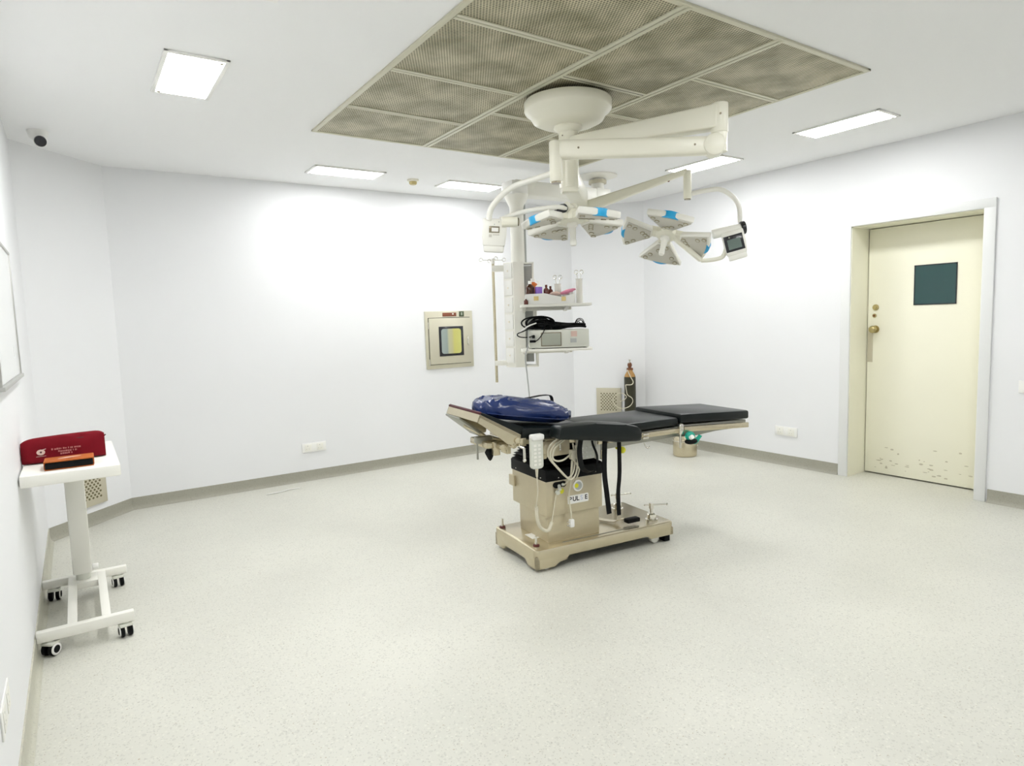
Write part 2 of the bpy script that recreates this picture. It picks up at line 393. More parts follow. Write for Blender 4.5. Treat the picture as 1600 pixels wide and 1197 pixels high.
# ================================================================== CEILING
# laminar air flow canopy
CX0, CX1, CY0, CY1 = 1.485, 3.845, 1.99, 4.54
can = thing('air_flow_canopy', 'large square ceiling canopy of brown perforated metal panels in a cream grid', 'ceiling vent', ((CX0+CX1)/2, (CY0+CY1)/2, H-.012))
cells = [(CX0, 2.335, CY0, 2.58), (CX0, 2.335, 2.58, 3.265), (CX0, 2.335, 3.265, 3.93), (CX0, 2.335, 3.93, CY1),
         (2.335, 3.02, CY0, 2.90), (2.335, 3.02, 2.90, 3.63), (2.335, 3.02, 3.63, CY1),
         (3.02, CX1, CY0, 2.56), (3.02, CX1, 2.56, 3.28), (3.02, CX1, 3.28, 3.93), (3.02, CX1, 3.93, CY1)]
mb = MB()
def bar(x0, x1, y0, y1): mb.box(x0, x1, y0, y1, H-.014, H+.0005, .002)
mb.box(CX0-.012, CX0+.018, CY0-.012, CY1+.012, H-.012, H, .002); mb.box(CX1-.018, CX1+.012, CY0-.012, CY1+.012, H-.012, H, .002)
mb.box(CX0-.012, CX1+.012, CY0-.012, CY0+.018, H-.0125, H, .002); mb.box(CX0-.012, CX1+.012, CY1-.018, CY1+.012, H-.0125, H, .002)
for x in (2.335, 3.02):
    mb.box(x-.030, x-.004, CY0, CY1, H-.015, H, .002); mb.box(x+.004, x+.030, CY0, CY1, H-.015, H, .002)
for x0, x1, y0, y1 in cells:
    if y1 < CY1-.01:
        mb.box(x0+.02, x1-.02, y1-.024, y1-.003, H-.0135, H, .002); mb.box(x0+.02, x1-.02, y1+.003, y1+.024, H-.0135, H, .002)
build('canopy_frame', mb, ['canopy'], can, True)
for x0, x1, y0, y1 in cells:
    build('perforated_panel', MB().box(x0+.015, x1-.015, y0+.015, y1-.015, H-.008, H-.002), ['perf'], can, True)
build('dark_gap', MB().box(2.331, 2.339, CY0+.02, CY1-.02, H-.003, H-.001).box(3.016, 3.024, CY0+.02, CY1-.02, H-.003, H-.001).box(2.34, 3.0, 2.896, 2.904, H-.0128, H-.0125), ['hole'], can, True)

# recessed lights
LIGHTS = [((.62, 3.90), 'y', 'square-looking recessed ceiling light nearest the camera dome, at upper left'),
          ((2.11, 5.635), 'x', 'bright recessed ceiling light over the rear wall, left of the smoke detector'),
          ((3.40, 5.665), 'x', 'bright recessed ceiling light over the rear wall, right of the smoke detector'),
          ((4.79, 2.64), 'y', 'bright recessed ceiling light nearest the cream door, beside the canopy'),
          ((4.85, 3.97), 'y', 'recessed ceiling light behind the lamp arm, near the far right corner'),
          ((.66, 2.53), 'y', 'recessed ceiling light just above the top edge of the picture at left'),
          ((3.60, 1.02), 'x', 'recessed ceiling light just above the top right edge of the picture'),
          ((2.10, 1.00), 'x', 'added recessed ceiling light, unseen over the near side of the room, left of its twin')]  # last lamp is out of view, added to help light the room
for (cx, cy), ax, lab in LIGHTS:
    t = thing('ceiling_light', lab, 'ceiling light', (cx, cy, H-.02), 0, 'recessed ceiling lights')
    a, b_ = (.15, .32) if ax == 'y' else (.32, .15)
    mb = MB()
    mb.box(cx-a, cx+a, cy-b_, cy-b_+.022, H-.012, H, .003); mb.box(cx-a, cx+a, cy+b_-.022, cy+b_, H-.012, H, .003)
    mb.box(cx-a, cx-a+.022, cy-b_, cy+b_, H-.0125, H, .003); mb.box(cx+a-.022, cx+a, cy-b_, cy+b_, H-.0125, H, .003)
    build('light_frame', mb, ['white2'], t, True)
    build('diffuser', MB().box(cx-a+.024, cx+a-.024, cy-b_+.024, cy+b_-.024, H-.012, H-.003), ['diffuser_dim' if cy > 5 else 'diffuser_strong' if cy < 2.6 else 'diffuser' if cx < 2 else 'diffuser_dim'], t, True)
    for sx, sy in ((1, -1), (-1, 1)):
        build('clip', MB().box(cx+sx*(a-.036)-.010, cx+sx*(a-.036)+.010, cy+sy*(b_-.036)-.010, cy+sy*(b_-.036)+.010, H-.016, H-.012, .002), ['led'], t, True)

# dome camera, smoke detector
c = thing('security_camera', 'white turret security camera with black lens on the ceiling', 'security camera', (-.085, 5.40, H-.06))
build('mount', MB().lathe([(0, 0), (.062, 0), (.060, -.012), (.050, -.045), (.036, -.058), (0, -.06)], (-.085, 5.40, H)), ['white2'], c, True)
build('ball', MB().sphere((-.075, 5.37, H-.070), .040), ['white2'], c, True)
dv = (Vector((.25, 0, 1.3))-Vector((-.075, 5.37, H-.07))).normalized(); q0 = Vector((-.075, 5.37, H-.07))
build('lens', MB().cyl(q0+dv*.020, q0+dv*.046, .036, .033, bev=.003), ['screen'], c, True)
c = thing('smoke_detector', 'small round cream smoke detector on the ceiling between two lights', 'smoke detector', (2.77, 5.66, H-.05))
build('detector_base', MB().lathe([(0, 0), (.055, 0), (.055, -.012), (.045, -.02), (0, -.02)], (2.77, 5.66, H)), ['ivory'], c, True)
build('detector_cap', MB().lathe([(0, -.02), (.036, -.02), (.036, -.038), (.028, -.047), (0, -.048)], (2.77, 5.66, H)), ['brassdoor'], c, True)

# ================================================================== WALL FITTINGS
def outlet(loc, wdir, ndir, wid, hei, label, group=None, dp=1.0):
    t = thing('power_outlet', label, 'power outlet', loc, 0, group)
    X = basis(loc, wdir, (0, 0, 1), ndir)
    X = X @ Matrix.Diagonal((1, 1, dp, 1))
    build('cover_plate', MB().box(-wid/2, wid/2, -hei/2, hei/2, 0, .012, .003, X=X), ['white2'], t, True)
    for s_ in (-.25, .25):
        mb = MB().box(s_*wid-.033, s_*wid+.030, -hei*.36, hei*.36, .012, .016, .001, X=X)
        mb.cyl((s_*wid-.006, .018, .0155), (s_*wid-.006, .018, .0165), .004, mi=1, X=X, seg=10)
        mb.cyl((s_*wid-.018, -.012, .0155), (s_*wid-.018, -.012, .0165), .003, mi=1, X=X, seg=10).cyl((s_*wid+.006, -.012, .0155), (s_*wid+.006, -.012, .0165), .003, mi=1, X=X, seg=10)
        build('socket', mb, ['white', 'grey'], t, True)
    return t
outlet((1.87, YB, .325), (1, 0, 0), (0, -1, 0), .235, .09, 'white double power outlet low on the rear wall', 'wall power outlets')
outlet((XR, 3.655, .335), (0, -1, 0), (-1, 0, 0), .235, .09, 'white double power outlet on the right wall between corner and cream door', 'wall power outlets')
outlet((XL, 2.40, .385), (0, 1, 0), (1, 0, 0), .235, .09, 'white double power outlet low on the left wall in the near corner of view', 'wall power outlets', .45)
t = thing('light_switch', 'white wall switch at the right edge, beside the cream door', 'light switch', (XR, 1.72, .90))
build('switch_plate', MB().box(XR-.012, XR, 1.64, 1.80, .855, .945, .003), ['white2'], t, True)
build('rocker', MB().box(XR-.018, XR-.012, 1.735, 1.765, .875, .925, .002), ['white'], t, True)
build('rocker', MB().box(XR-.018, XR-.012, 1.68, 1.71, .875, .925, .002), ['white'], t, True)

# whiteboard on the left wall
wb = thing('whiteboard', 'white board with thin grey edge on the left wall, cut by the picture edge', 'whiteboard', (XL, 3.75, 1.30))
build('board', MB().box(XL, XL+.014, 3.20, 4.318, 1.305, 1.925), ['board'], wb, True)
mb = MB(); mb.box(XL, XL+.02, 3.19, 4.325, 1.925, 1.94, .003); mb.box(XL, XL+.02, 4.315, 4.33, 1.30, 1.94, .003); mb.box(XL, XL+.02, 3.19, 3.205, 1.30, 1.94, .003)
build('board_frame', mb, ['alu'], wb, True)
build('pen_ledge', MB().box(XL, XL+.028, 3.19, 4.33, 1.285, 1.303, .003), ['alu'], wb, True)
build('smudge', MB().box(XL+.014, XL+.0145, 4.03, 4.05, 1.40, 1.46), ['grey'], wb, True)
build('smudge', MB().box(XL+.014, XL+.0145, 4.17, 4.185, 1.39, 1.44), ['grey'], wb, True)

# pass-through hatch in the rear wall
pb = thing('pass_box', 'cream steel pass-through hatch with a small window set in the rear wall', 'pass box', (3.425, YB, 1.0))
x0, x1, z0, z1 = 3.132, 3.72, .998, 1.622
def onback(mbx, xa, xb, za, zb, d0, d1, bev=.003, mi=0): return mbx.box(xa, xb, YB-d1, YB-d0, za, zb, bev, mi)
build('hatch_frame', onback(MB(), x0, x1, z0, z1, 0, .018), ['box_steel'], pb, True)
build('hatch_door', onback(onback(MB(), x0+.038, x1-.042, z0+.050, z1-.075, .018, .034), x0+.032, x1-.036, z0+.044, z1-.069, .018, .020, 0, 1), ['box_steel', 'hole'], pb, True)
build('hatch_window_frame', onback(MB(), 3.283, 3.585, 1.132, 1.455, .034, .040, .002), ['screen'], pb, True)
def rrect(xa, xb, ya, yb, r, n=5):
    pts = []
    for cx, cy, a0 in ((xb-r, yb-r, 0), (xa+r, yb-r, 90), (xa+r, ya+r, 180), (xb-r, ya+r, 270)):
        for k in range(n+1):
            a = R(a0+90*k/n); pts.append((cx+r*math.cos(a), cy+r*math.sin(a)))
    return pts
Xb = basis((0, YB-.041, 0), (1, 0, 0), (0, 0, 1), (0, -1, 0))
M['hatch_glass'] = None
def hatch_mat():
    mt = mat('hatch glass, room beyond', (.5, .5, .4), .15); nt = mt.node_tree; b = nt.nodes['Principled BSDF']
    tc = nt.nodes.new('ShaderNodeTexCoord'); sep = nt.nodes.new('ShaderNodeSeparateXYZ'); nt.links.new(tc.outputs['Object'], sep.inputs[0])
    mr = nt.nodes.new('ShaderNodeMapRange'); mr.inputs[1].default_value = -.12; mr.inputs[2].default_value = .12; nt.links.new(sep.outputs[0], mr.inputs[0])
    cr = ramp(nt, [(.0, (.36, .42, .40)), (.28, (.30, .36, .34)), (.36, (.50, .50, .33)), (.55, (.52, .50, .27)), (.65, (.58, .56, .17)), (1, (.60, .60, .20))])
    nt.links.new(mr.outputs[0], cr.inputs[0]); nt.links.new(cr.outputs[0], b.inputs['Base Color']); return mt
M['hatch_glass'] = hatch_mat()
build('hatch_pane', MB().prism(rrect(3.308, 3.553, 1.158, 1.43, .03), 0, .002, X=Xb), ['hatch_glass'], pb, True)
build('hatch_handle', MB().tube([(3.634, YB-.034, 1.335), (3.628, YB-.065, 1.33), (3.622, YB-.07, 1.29), (3.626, YB-.068, 1.25), (3.655, YB-.04, 1.24)], .006), ['chrome'], pb, True)
build('indicator_strip', onback(onback(MB(), 3.345, 3.515, 1.565, 1.605, .018, .023, .001), 3.462, 3.48, 1.583, 1.598, .023, .0245, 0, 1), ['red_label', 'white2'], pb, True)
build('switch_label', onback(onback(MB(), 3.552, 3.612, 1.560, 1.617, .018, .023, .001), 3.573, 3.59, 1.575, 1.605, .023, .0245, 0, 1), ['green_label', 'greygreen'], pb, True)
for zz in (1.47, 1.07): build('hinge', MB().cyl((3.165, YB-.024, zz-.035), (3.165, YB-.024, zz+.035), .006, seg=10), ['chrome'], pb, True)

# return-air vents on the splayed corners
def wall_vent(A, B, s0, s1, z0, z1, label):
    A3 = Vector((*A, 0)); B3 = Vector((*B, 0)); d = (B3-A3).normalized(); n_ = Vector((*wn(A, B), 0))
    t = thing('air_vent', label, 'air vent', A3+d*((s0+s1)/2)+Vector((0, 0, z0)), 0, 'return air vents')
    X = basis(A3, d, (0, 0, 1), n_)
    mb = MB().box(s0, s1, z0, z1, 0, .022, .003, 0, X)
    build('vent_cover', mb, ['vent'], t, True)
    mb = MB(); nx = 6; wid = s1-s0; rows = 14; pitch = wid/8.4
    for r_ in range(rows):
        for k in range(nx):
            x = s0+wid*.20+(k+(.5 if r_ % 2 else 0))*pitch; z = z1-(z1-z0)*.2-r_*pitch*.55
            if z < z0+(z1-z0)*.14 or x > s1-wid*.17: continue
            mb.prism([(x+pitch*.26*math.cos(a), z+pitch*.26*math.sin(a)*.9) for a in [j*PI/4 for j in range(8)]], .0215, .0235, X=X)
    build('slots', mb, ['slot'], t, True)
    return t
lcd_ = Vector((LC[1][0]-LC[0][0], LC[1][1]-LC[0][1])).length
wall_vent(LC[0], LC[1], .22, .537, .155, .49, 'perforated beige air vent on the left splayed corner behind the trolley')
wall_vent(RC[0], RC[1], .292, .602, .29, .628, 'perforated beige air vent on the right splayed corner beside the gas cylinder')

# ================================================================== OPERATING TABLE (local axes: x along the table, y across, z up)
TB = (2.15, 2.99, 0); TR = -math.atan2(.1166, .9932)
ot = thing('operating_table', 'stainless steel operating table with black pads and tilted head section', 'operating table', TB, TR)
tm = world_of(ot)
XV = basis((0, 0, 0), (1, 0, 0), (0, 0, 1), (0, -1, 0))      # prisms drawn in (x,z), extruded towards -y
def tprism(mbx, pts, v0, v1, bev=0, mi=0): return mbx.prism(pts, -v1, -v0, X=XV, bev=bev, mi=mi)
# base: shell with cut-outs between the feet
mb = MB()
mb.prism(rrect(0, 1.055, 0, .56, .035), .075, .14, bev=.010)
sk = [(0.03, .10), (0.02, .022), (.15, .022), (.19, .062), (.215, .066), (.23, .09)]
for v0, v1 in ((.004, .03), (.53, .556)):
    tprism(mb, [(.004, .10), (.004, .02), (.135, .02), (.165, .042), (.215, .046), (.235, .072), (.84, .072), (.86, .05), (1.05, .05), (1.05, .10)], v0, v1, .003)
XU = basis((0, 0, 0), (0, 1, 0), (0, 0, 1), (1, 0, 0))
for u0, u1, e in ((.004, .03, .02), (1.025, 1.051, .05)):
    mb.prism([(.004, .10), (.004, e), (.12, e), (.15, .05), (.41, .05), (.44, e), (.556, e), (.556, .10)], u0, u1, X=XU, bev=.003)
build('base', mb, ['steel'], ot)
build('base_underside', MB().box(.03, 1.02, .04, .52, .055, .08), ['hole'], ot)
for (cx, cy) in ((.09, .05), (.09, .50), (.93, .06), (.93, .50)):
    build('caster', MB().cyl((cx, cy-.018, .028), (cx, cy+.018, .028), .028, bev=.004), ['white'], ot)
for cy in (.06, .50): build('foot', MB().box(1.0, 1.045, cy-.03, cy+.03, 0, .05, .004), ['black'], ot)
build('base_seam', MB().box(.215, .80, .045, .050, .1405, .1425), ['dark_steel'], ot)
for (cx, cy) in ((.035, .508), (.05, .083)):
    o = build('bolt', MB().cyl((cx, cy, .14), (cx, cy, .20), .008).cyl((cx, cy, .14), (cx, cy, .165), .010), ['chrome'], ot)
    build('bolt_collar', MB().cyl((cx, cy, .139), (cx, cy, .15), .021, .019, bev=.002), ['darkred'], o, True) if False else None
    q = MB().cyl((cx, cy, .139), (cx, cy, .15), .021, .019, bev=.002); bmesh.ops.transform(q.bm, matrix=tm, verts=q.bm.verts); build('bolt_collar', q, ['darkred'], o, True)
for (cx, cy, ang) in ((.952, .105, -.45), (.912, .43, -.2)):
    mb = MB().lathe([(0, 0), (.042, 0), (.042, .008), (.032, .012), (.030, .04), (.022, .048), (.011, .05), (.011, .075), (.016, .078), (.016, .115), (0, .118)], (cx, cy, .139), 28)
    o = build('floor_lock', mb, ['chrome'], ot)
    hv = Vector((math.cos(ang), math.sin(ang), 0)); c0 = Vector((cx, cy, .242))
    q = MB().tube([c0-hv*.045, c0+hv*.105], .0045, n=1).sphere(c0+hv*.105, .0075).sphere(c0-hv*.045, .006)
    bmesh.ops.transform(q.bm, matrix=tm, verts=q.bm.verts); build('lock_handle', q, ['chrome'], o, True)
# foot pedal
o = build('foot_pedal', MB().strip([(.60, .46, .150), (.62, .38, .150), (.66, .26, .150), (.70, .17, .155), (.72, .14, .175), (.75, .13, .172)], (1, .35, 0), .045, .004), ['steel'], ot)
q = MB().box(.735, .835, .075, .125, .155, .183, .006); bmesh.ops.transform(q.bm, matrix=tm, verts=q.bm.verts); build('pedal_pad', q, ['black'], o, True)
build('label_plate', MB().box(.09, .15, .20, .30, .1402, .1412), ['white'], ot)
# column: lower and upper telescopic covers, black collar, bellows
build('lower_cover', MB().box(.137, .515, .085, .450, .138, .34, .006), ['steel_matt'], ot)
build('upper_cover', MB().box(.115, .525, .060, .500, .312, .53, .007), ['steel_matt'], ot)
build('side_bracket', MB().box(.10, .12, .45, .52, .42, .49, .004), ['steel_matt'], ot)
mb = MB().box(.110, .530, .054, .506, .525, .600, .008)
for (a, b_) in ((.20, 1), (.47, 1)): mb.sphere((a, .052, .545), .004, 1, seg=8)
for v in (.11, .43): mb.sphere((.109, v, .545), .004, 1, seg=8)
build('black_collar', mb, ['black', 'chrome'], ot)
mb = MB()
for k in range(11):
    z = .595+k*.016; g = .005*min(k, 4)+(.010 if k > 2 else 0)
    mb.lathe([(0, 0), (1.30, 0), (1.414, .008), (1.30, .016), (0, .016)], (0, 0, 0), 4, X=Matrix.Translation((.32, .28, z)) @ Matrix.Diagonal(((.205-g), (.222-g), 1, 1)).to_4x4() @ Matrix.Rotation(PI/4, 4, 'Z'))
build('bellows', mb, ['black'], ot)
# top frame above the column
mb = MB()
tprism(mb, [(-.07, .812), (.47, .766), (.78, .766), (.78, .735), (.47, .735), (-.07, .785)], .03, .43, .003)
mb.box(-.085, -.04, .0, .05, .775, .825, .006); mb.box(.50, .535, .03, .06, .62, .74, .005)
mb.cyl((-.10, -.01, .815), (-.10, .05, .815), .018, bev=.003); mb.cyl((-.12, -.0, .79), (-.12, .05, .79), .014, bev=.003)
mb.box(.055, .10, .01, .05, .68, .79, .006)
build('top_frame', mb, ['steel'], ot)
mb = MB().tube([(-.085, .02, .80), (-.094, -.02, .785), (-.080, -.045, .775)], .008).cyl((-.084, -.05, .778), (-.083, -.05, .71), .008).sphere((-.083, -.05, .706), .011)
build('release_lever', mb, ['chrome'], ot)
mb = MB().cyl((.179, -.01, .80), (.179, -.01, .735), .005).sphere((.179, -.01, .731), .008)
build('release_lever', mb, ['chrome'], ot)
# motor housing behind cords
build('motor_housing', MB().box(.10, .27, .02, .10, .685, .785, .012), ['steel_matt'], ot)
# side rails (near and far) and seat/leg frame
for v0, v1 in ((-.012, .012), (.452, .476)):
    mb = MB(); mb.box(.45, 1.10, v0, v1, .728, .760, .003)
    build('side_rail', mb, ['steel'], ot)
    build('side_rail', MB().prism([(1.14, .73), (1.73, .700), (1.73, .735), (1.14, .765)], -v1, -v0, X=XV, bev=.003), ['steel'], ot)
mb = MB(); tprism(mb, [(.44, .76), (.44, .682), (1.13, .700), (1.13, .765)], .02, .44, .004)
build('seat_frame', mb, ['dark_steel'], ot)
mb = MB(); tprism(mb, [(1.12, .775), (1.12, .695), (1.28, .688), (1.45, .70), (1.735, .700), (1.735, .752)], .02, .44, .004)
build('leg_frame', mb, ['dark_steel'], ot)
build('rail_clamp', MB().box(.79, .835, -.022, .0, .745, .757, .003).box(.79, .835, -.022, .0, .722, .736, .003), ['chrome'], ot)
mb = MB().box(1.085, 1.12, -.028, 0, .72, .785, .004).cyl((1.10, -.03, .775), (1.10, -.005, .775), .018, bev=.003).cyl((1.10, -.015, .72), (1.10, -.015, .63), .008)
build('rail_clamp', mb, ['chrome'], ot)
build('yellow_knob', MB().sphere((.655, .02, .665), .022).cyl((.655, .03, .665), (.655, .08, .67), .010), ['yellow'], ot)
build('hook', MB().tube([(.83, .02, .69), (.835, .01, .665), (.85, 0, .655), (.86, .0, .668)], .0045), ['chrome'], ot)
# pads
def pad(name, pts, v0, v1, bev=.018): return build(name, tprism(MB(), pts, v0, v1, bev), ['blackvinyl'], ot)
pad('seat_pad', [(.47, .770), (1.105, .775), (1.105, .830), (.47, .832)], 0, .46)
pad('back_pad', [(-.07, .815), (.47, .768), (.47, .832), (-.07, .885)], 0, .46)
pad('leg_pad', [(1.11, .790), (1.735, .760), (1.735, .820), (1.11, .852)], -.01, .47, .014)
# head section, tilted up
th = math.atan2(.145, .25)
mb = MB()
for v0, v1 in ((0, .006), (.454, .460)):
    tprism(mb, [(-.327, .986), (-.345, .945), (-.30, .912), (-.16, .800), (-.12, .790), (-.085, .80), (-.075, .845)], v0, v1)
tprism(mb, [(-.327, .986), (-.333, .972), (-.082, .826), (-.075, .842)], 0, .46)
tprism(mb, [(-.327, .986), (-.345, .945), (-.340, .942), (-.320, .984)], 0, .46)
build('head_plate', mb, ['steel'], ot)
mb = MB(); mb.box(-.24, -.10, .12, .36, .76, .80, .01); mb.box(-.20, -.16, .10, .16, .72, .80, .004); mb.box(-.12, -.09, .10, .18, .72, .79, .004)
mb.cyl((-.16, .05, .775), (-.16, .12, .775), .022, bev=.003); mb.cyl((-.11, .02, .785), (-.11, .06, .785), .020, bev=.003)
mb.cyl((-.30, .30, .885), (-.17, .22, .80), .010)
build('head_hinge', mb, ['steel'], ot)
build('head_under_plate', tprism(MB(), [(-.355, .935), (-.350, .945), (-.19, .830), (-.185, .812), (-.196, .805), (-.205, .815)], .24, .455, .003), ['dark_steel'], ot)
build('head_lock_knob', MB().lathe([(0, -.055), (.012, -.045), (.03, -.01), (.034, 0), (.02, .02), (0, .02)], (-.20, .16, .735), 6), ['black'], ot)
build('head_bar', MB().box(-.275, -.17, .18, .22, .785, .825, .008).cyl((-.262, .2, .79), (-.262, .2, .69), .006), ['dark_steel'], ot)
build('head_pad', tprism(MB(), [(-.325, .988), (-.075, .846), (-.05, .885), (-.20, .945), (-.318, .998)], .006, .454, .003), ['blackvinyl'], ot)
build('pad_trim', tprism(MB(), [(-.330, .986), (-.318, .990), (-.318, 1.0), (-.328, .996)], .002, .458, .001), ['maroon_dark'], ot)
# arm board, folded down along the near side
ab = build('arm_board', tprism(MB(), [(.08, .820), (.30, .790), (.50, .755), (.665, .742), (.682, .760), (.682, .81), (.655, .838), (.56, .862), (.34, .893), (.10, .893)], -.155, -.03, .022), ['blackvinyl'], ot)
# badge with lettering, sockets
XN = basis((0, 0, 0), (1, 0, 0), (0, 0, 1), (0, -1, 0))
mb = MB().prism(rrect(.267, .418, .366, .418, .006), 0, .002, X=Matrix.Translation((0, .060, 0)) @ XN)
Xt = lambda u_, z_: Matrix.Translation((0, .0575, 0)) @ XN @ Matrix.Translation((u_, z_, 0))
mb.text('P', .040, Xt(.285, .394), 1, bold=True).text('UL', .040, Xt(.325, .394), 1, bold=True).text('S', .040, Xt(.367, .394), 2).text('E', .040, Xt(.400, .394), 1, bold=True)
build('badge', mb, ['white2', 'screen', 'logo_blue'], ot)
mb = MB().cyl((.182, .06, .500), (.182, .048, .500), .018).cyl((.235, .06, .502), (.235, .048, .502), .018).box(.182, .235, .050, .060, .486, .518)
build('power_inlet', mb, ['black'], ot)
build('cable_plug', MB().cyl((.200, .048, .497), (.190, .02, .480), .010).cyl((.183, .044, .462), (.183, .030, .458), .014).cyl((.225, .048, .50), (.218, .03, .505), .008), ['hand'], ot)
build('yellow_cap', MB().cyl((.218, .06, .460), (.218, .048, .460), .016), ['yellow'], ot)
build('round_dial', MB().cyl((.342, .060, .474), (.342, .054, .474), .036, bev=.002).cyl((.342, .054, .474), (.342, .052, .474), .026, mi=1).cyl((.328, .052, .477), (.328, .0505, .477), .014, mi=2), ['white2', 'grey', 'yellow'], ot)
# grey keypad unit on the column frame
mb = MB().box(.315, .435, -.0, .04, .645, .785, .008)
for i in range(3):
    for j in range(3): mb.sphere((.345+.028*i, -.001, .665+.026*j), .006, 1, (1, .5, 1), seg=8)
mb.box(.325, .425, -.003, 0, .762, .772, .001, 2)
build('keypad_unit', mb, ['hand', 'white2', 'grey'], ot)
build('keypad_bracket', MB().box(.445, .475, -.0, .03, .635, .765, .004), ['white'], ot)

def tw(mbx): bmesh.ops.transform(mbx.bm, matrix=tm, verts=mbx.bm.verts); return mbx
# hand control hanging from the frame
hc = thing('hand_control', 'grey hand control hanging on the near side of the operating table', 'hand control', tm @ Vector((-.005, -.05, .60)))
mb = MB().prism(rrect(-.045, .034, .648, .838, .020), .035, .065, X=XN, bev=.006)
build('control_body', tw(mb), ['hand'], hc, True)
mb = MB().prism(rrect(-.041, .038, .815, .848, .010), .030, .072, X=XN, bev=.004); build('hanging_hook', tw(mb), ['white2'], hc, True)
mb = MB()
for j in range(6):
    for i in range(2): mb.prism(rrect(-.030+i*.028, -.012+i*.028, .668+j*.022, .681+j*.022, .003), .0635, .0665, X=XN)
build('button', tw(mb), ['white'], hc, True)['kind'] = 'stuff'
mb = MB().tube([(-.006, -.05, .65), (-.006, -.05, .60)], (.010, .006), n=1).tube([(-.006, -.05, .605), (0, -.045, .52), (.012, -.01, .45), (.022, .02, .39)], .0035)
P_ = [Vector((.024, .02, .40)), Vector((.030, .025, .33)), Vector((.050, .03, .275)), Vector((.085, .03, .243)), Vector((.112, .03, .245)), Vector((.135, .035, .285))]
mb.tube(P_, .0105)
mb.tube([(.135, .035, .285), (.155, .04, .36), (.173, .045, .43), (.184, .045, .46)], .003)
build('control_cord', tw(mb), ['cord'], hc, True)
# bundled cream power cord with plug
pc = thing('cord_bundle', 'cream power cord looped beneath the table pads with its plug hanging', 'cord', tm @ Vector((.33, -.02, .25)))
mb = MB()
L1 = [(.255, -.01, .80), (.195, -.03, .818), (.12, -.04, .79), (.078, -.04, .745), (.085, -.04, .695), (.13, -.04, .64), (.19, -.04, .575), (.225, -.03, .560), (.255, -.03, .59), (.268, -.03, .66), (.262, -.02, .76)]
mb.tube(L1, .0055)
mb.tube([(x+.012, y-.008, z-.012) for x, y, z in L1], .0055)
mb.tube([(.25, -.03, .80), (.19, -.045, .795), (.12, -.055, .755), (.10, -.055, .70), (.13, -.05, .675), (.18, -.045, .675), (.235, -.04, .702)], .0055)
mb.tube([(.245, -.03, .66), (.24, -.03, .60), (.235, -.02, .55), (.225, .03, .50)], .0045)
mb.tube([(.25, -.04, .67), (.275, -.04, .63), (.290, -.04, .60), (.285, -.02, .55), (.29, .03, .50)], .0045)
mb.tube([(.26, -.03, .70), (.255, -.02, .62), (.25, -.01, .53), (.262, .035, .44), (.265, .035, .375), (.27, .03, .325), (.271, .03, .28)], .0045)
build('cord_loop', tw(mb), ['cord'], pc, True)
mb = MB().box(.256, .286, .015, .042, .232, .282, .006).cyl((.256, .028, .265), (.236, .028, .268), .004, mi=1, seg=8).cyl((.256, .028, .245), (.236, .028, .247), .004, mi=1, seg=8)
build('plug', tw(mb), ['white2', 'chrome'], pc, True)
build('cord_tie', tw(MB().box(.235, .268, -.045, -.012, .665, .725, .006)), ['cord'], pc, True)
# straps
def strap(pts, wd, width, label):
    return tag(build('restraint_strap', tw(MB().strip(pts, wd, width, .004)), ['black']), label, 'strap', 'black straps on the operating table')
strap([(.445, -.09, .79), (.437, -.09, .58), (.451, -.09, .445), (.467, -.09, .312)], (1, 0, .06), .034, 'straight black strap hanging from the arm board, left one of the long pair')
strap([(.548, -.09, .77), (.549, -.09, .56), (.536, -.09, .43), (.540, -.09, .291)], (1, 0, .03), .028, 'straight black strap hanging from the arm board, right one of the long pair')
strap([(.275, -.09, .80), (.262, -.09, .72), (.285, -.08, .62), (.36, -.03, .575), (.42, .02, .56)], (1, 0, .15), .034, 'black strap curving from the table pad down to the black collar')
strap([(.350, -.09, .80), (.358, -.09, .75), (.386, -.09, .68), (.388, -.08, .59)], (1, 0, .3), .013, 'thin short black strap in front of the grey keypad unit')

# blue bolster on the head end
bb = thing('positioning_bolster', 'navy blue vinyl bolster bag lying on the head end of the table', 'bolster', tm @ Vector((-.02, .23, .90)))
b = bmesh.new(); bmesh.ops.create_uvsphere(b, u_segments=64, v_segments=32, radius=1)
from mathutils import noise as mn
for v in b.verts:
    x, y, z = v.co
    sx = (abs(x)**.55)*(1 if x > 0 else -1); sy = (abs(y)**.62)*(1 if y > 0 else -1); sz = (abs(z)**.8)*(1 if z > 0 else -1)
    f_ = 1-.38*max(0, (x+.1))**1.5
    w_ = mn.noise(Vector((x*3, y*4, z*5)))*.06+mn.noise(Vector((x*9+3, y*7, z*8)))*.028 - abs(mn.noise(Vector((x*5+9, y*2+x*3, z*3))))*.07
    co = Vector((sx*.322, sy*.165*(1-.1*abs(x)), sz*(.074*f_)+(w_*.32+.0)*(1 if z > -.3 else .3)))
    if co.z < -.058: co.z = -.058+(co.z+.058)*.2
    v.co = co
for f in b.faces: f.smooth = True
Xb2 = tm @ Matrix.Translation((.062, .225, .953)) @ Matrix.Rotation(R(9.5), 4, 'Y') @ Matrix.Rotation(R(3), 4, 'Z')
o = build('bolster_cover', MB().add(b, Xb2), ['bagblue'], bb, True, sharp=False)
mb = MB().tube([(-.31, .06, -.045), (-.1, .045, -.05), (.12, .045, -.045), (.30, .07, -.035)], .004, X=Xb2)
build('piping', MB().tube([(-.30, -.10, -.030), (-.2, -.152, -.030), (0, -.160, -.030), (.2, -.150, -.028), (.30, -.09, -.02)], .004, X=Xb2), ['bagblue'], bb, True)
build('carry_strap', MB().strip([(.0, .05, .058), (.08, .04, .080), (.14, .02, .098), (.20, .01, .100), (.215, 0, .045)], (0, 1, 0), .03, .005, X=Xb2), ['black'], bb, True)

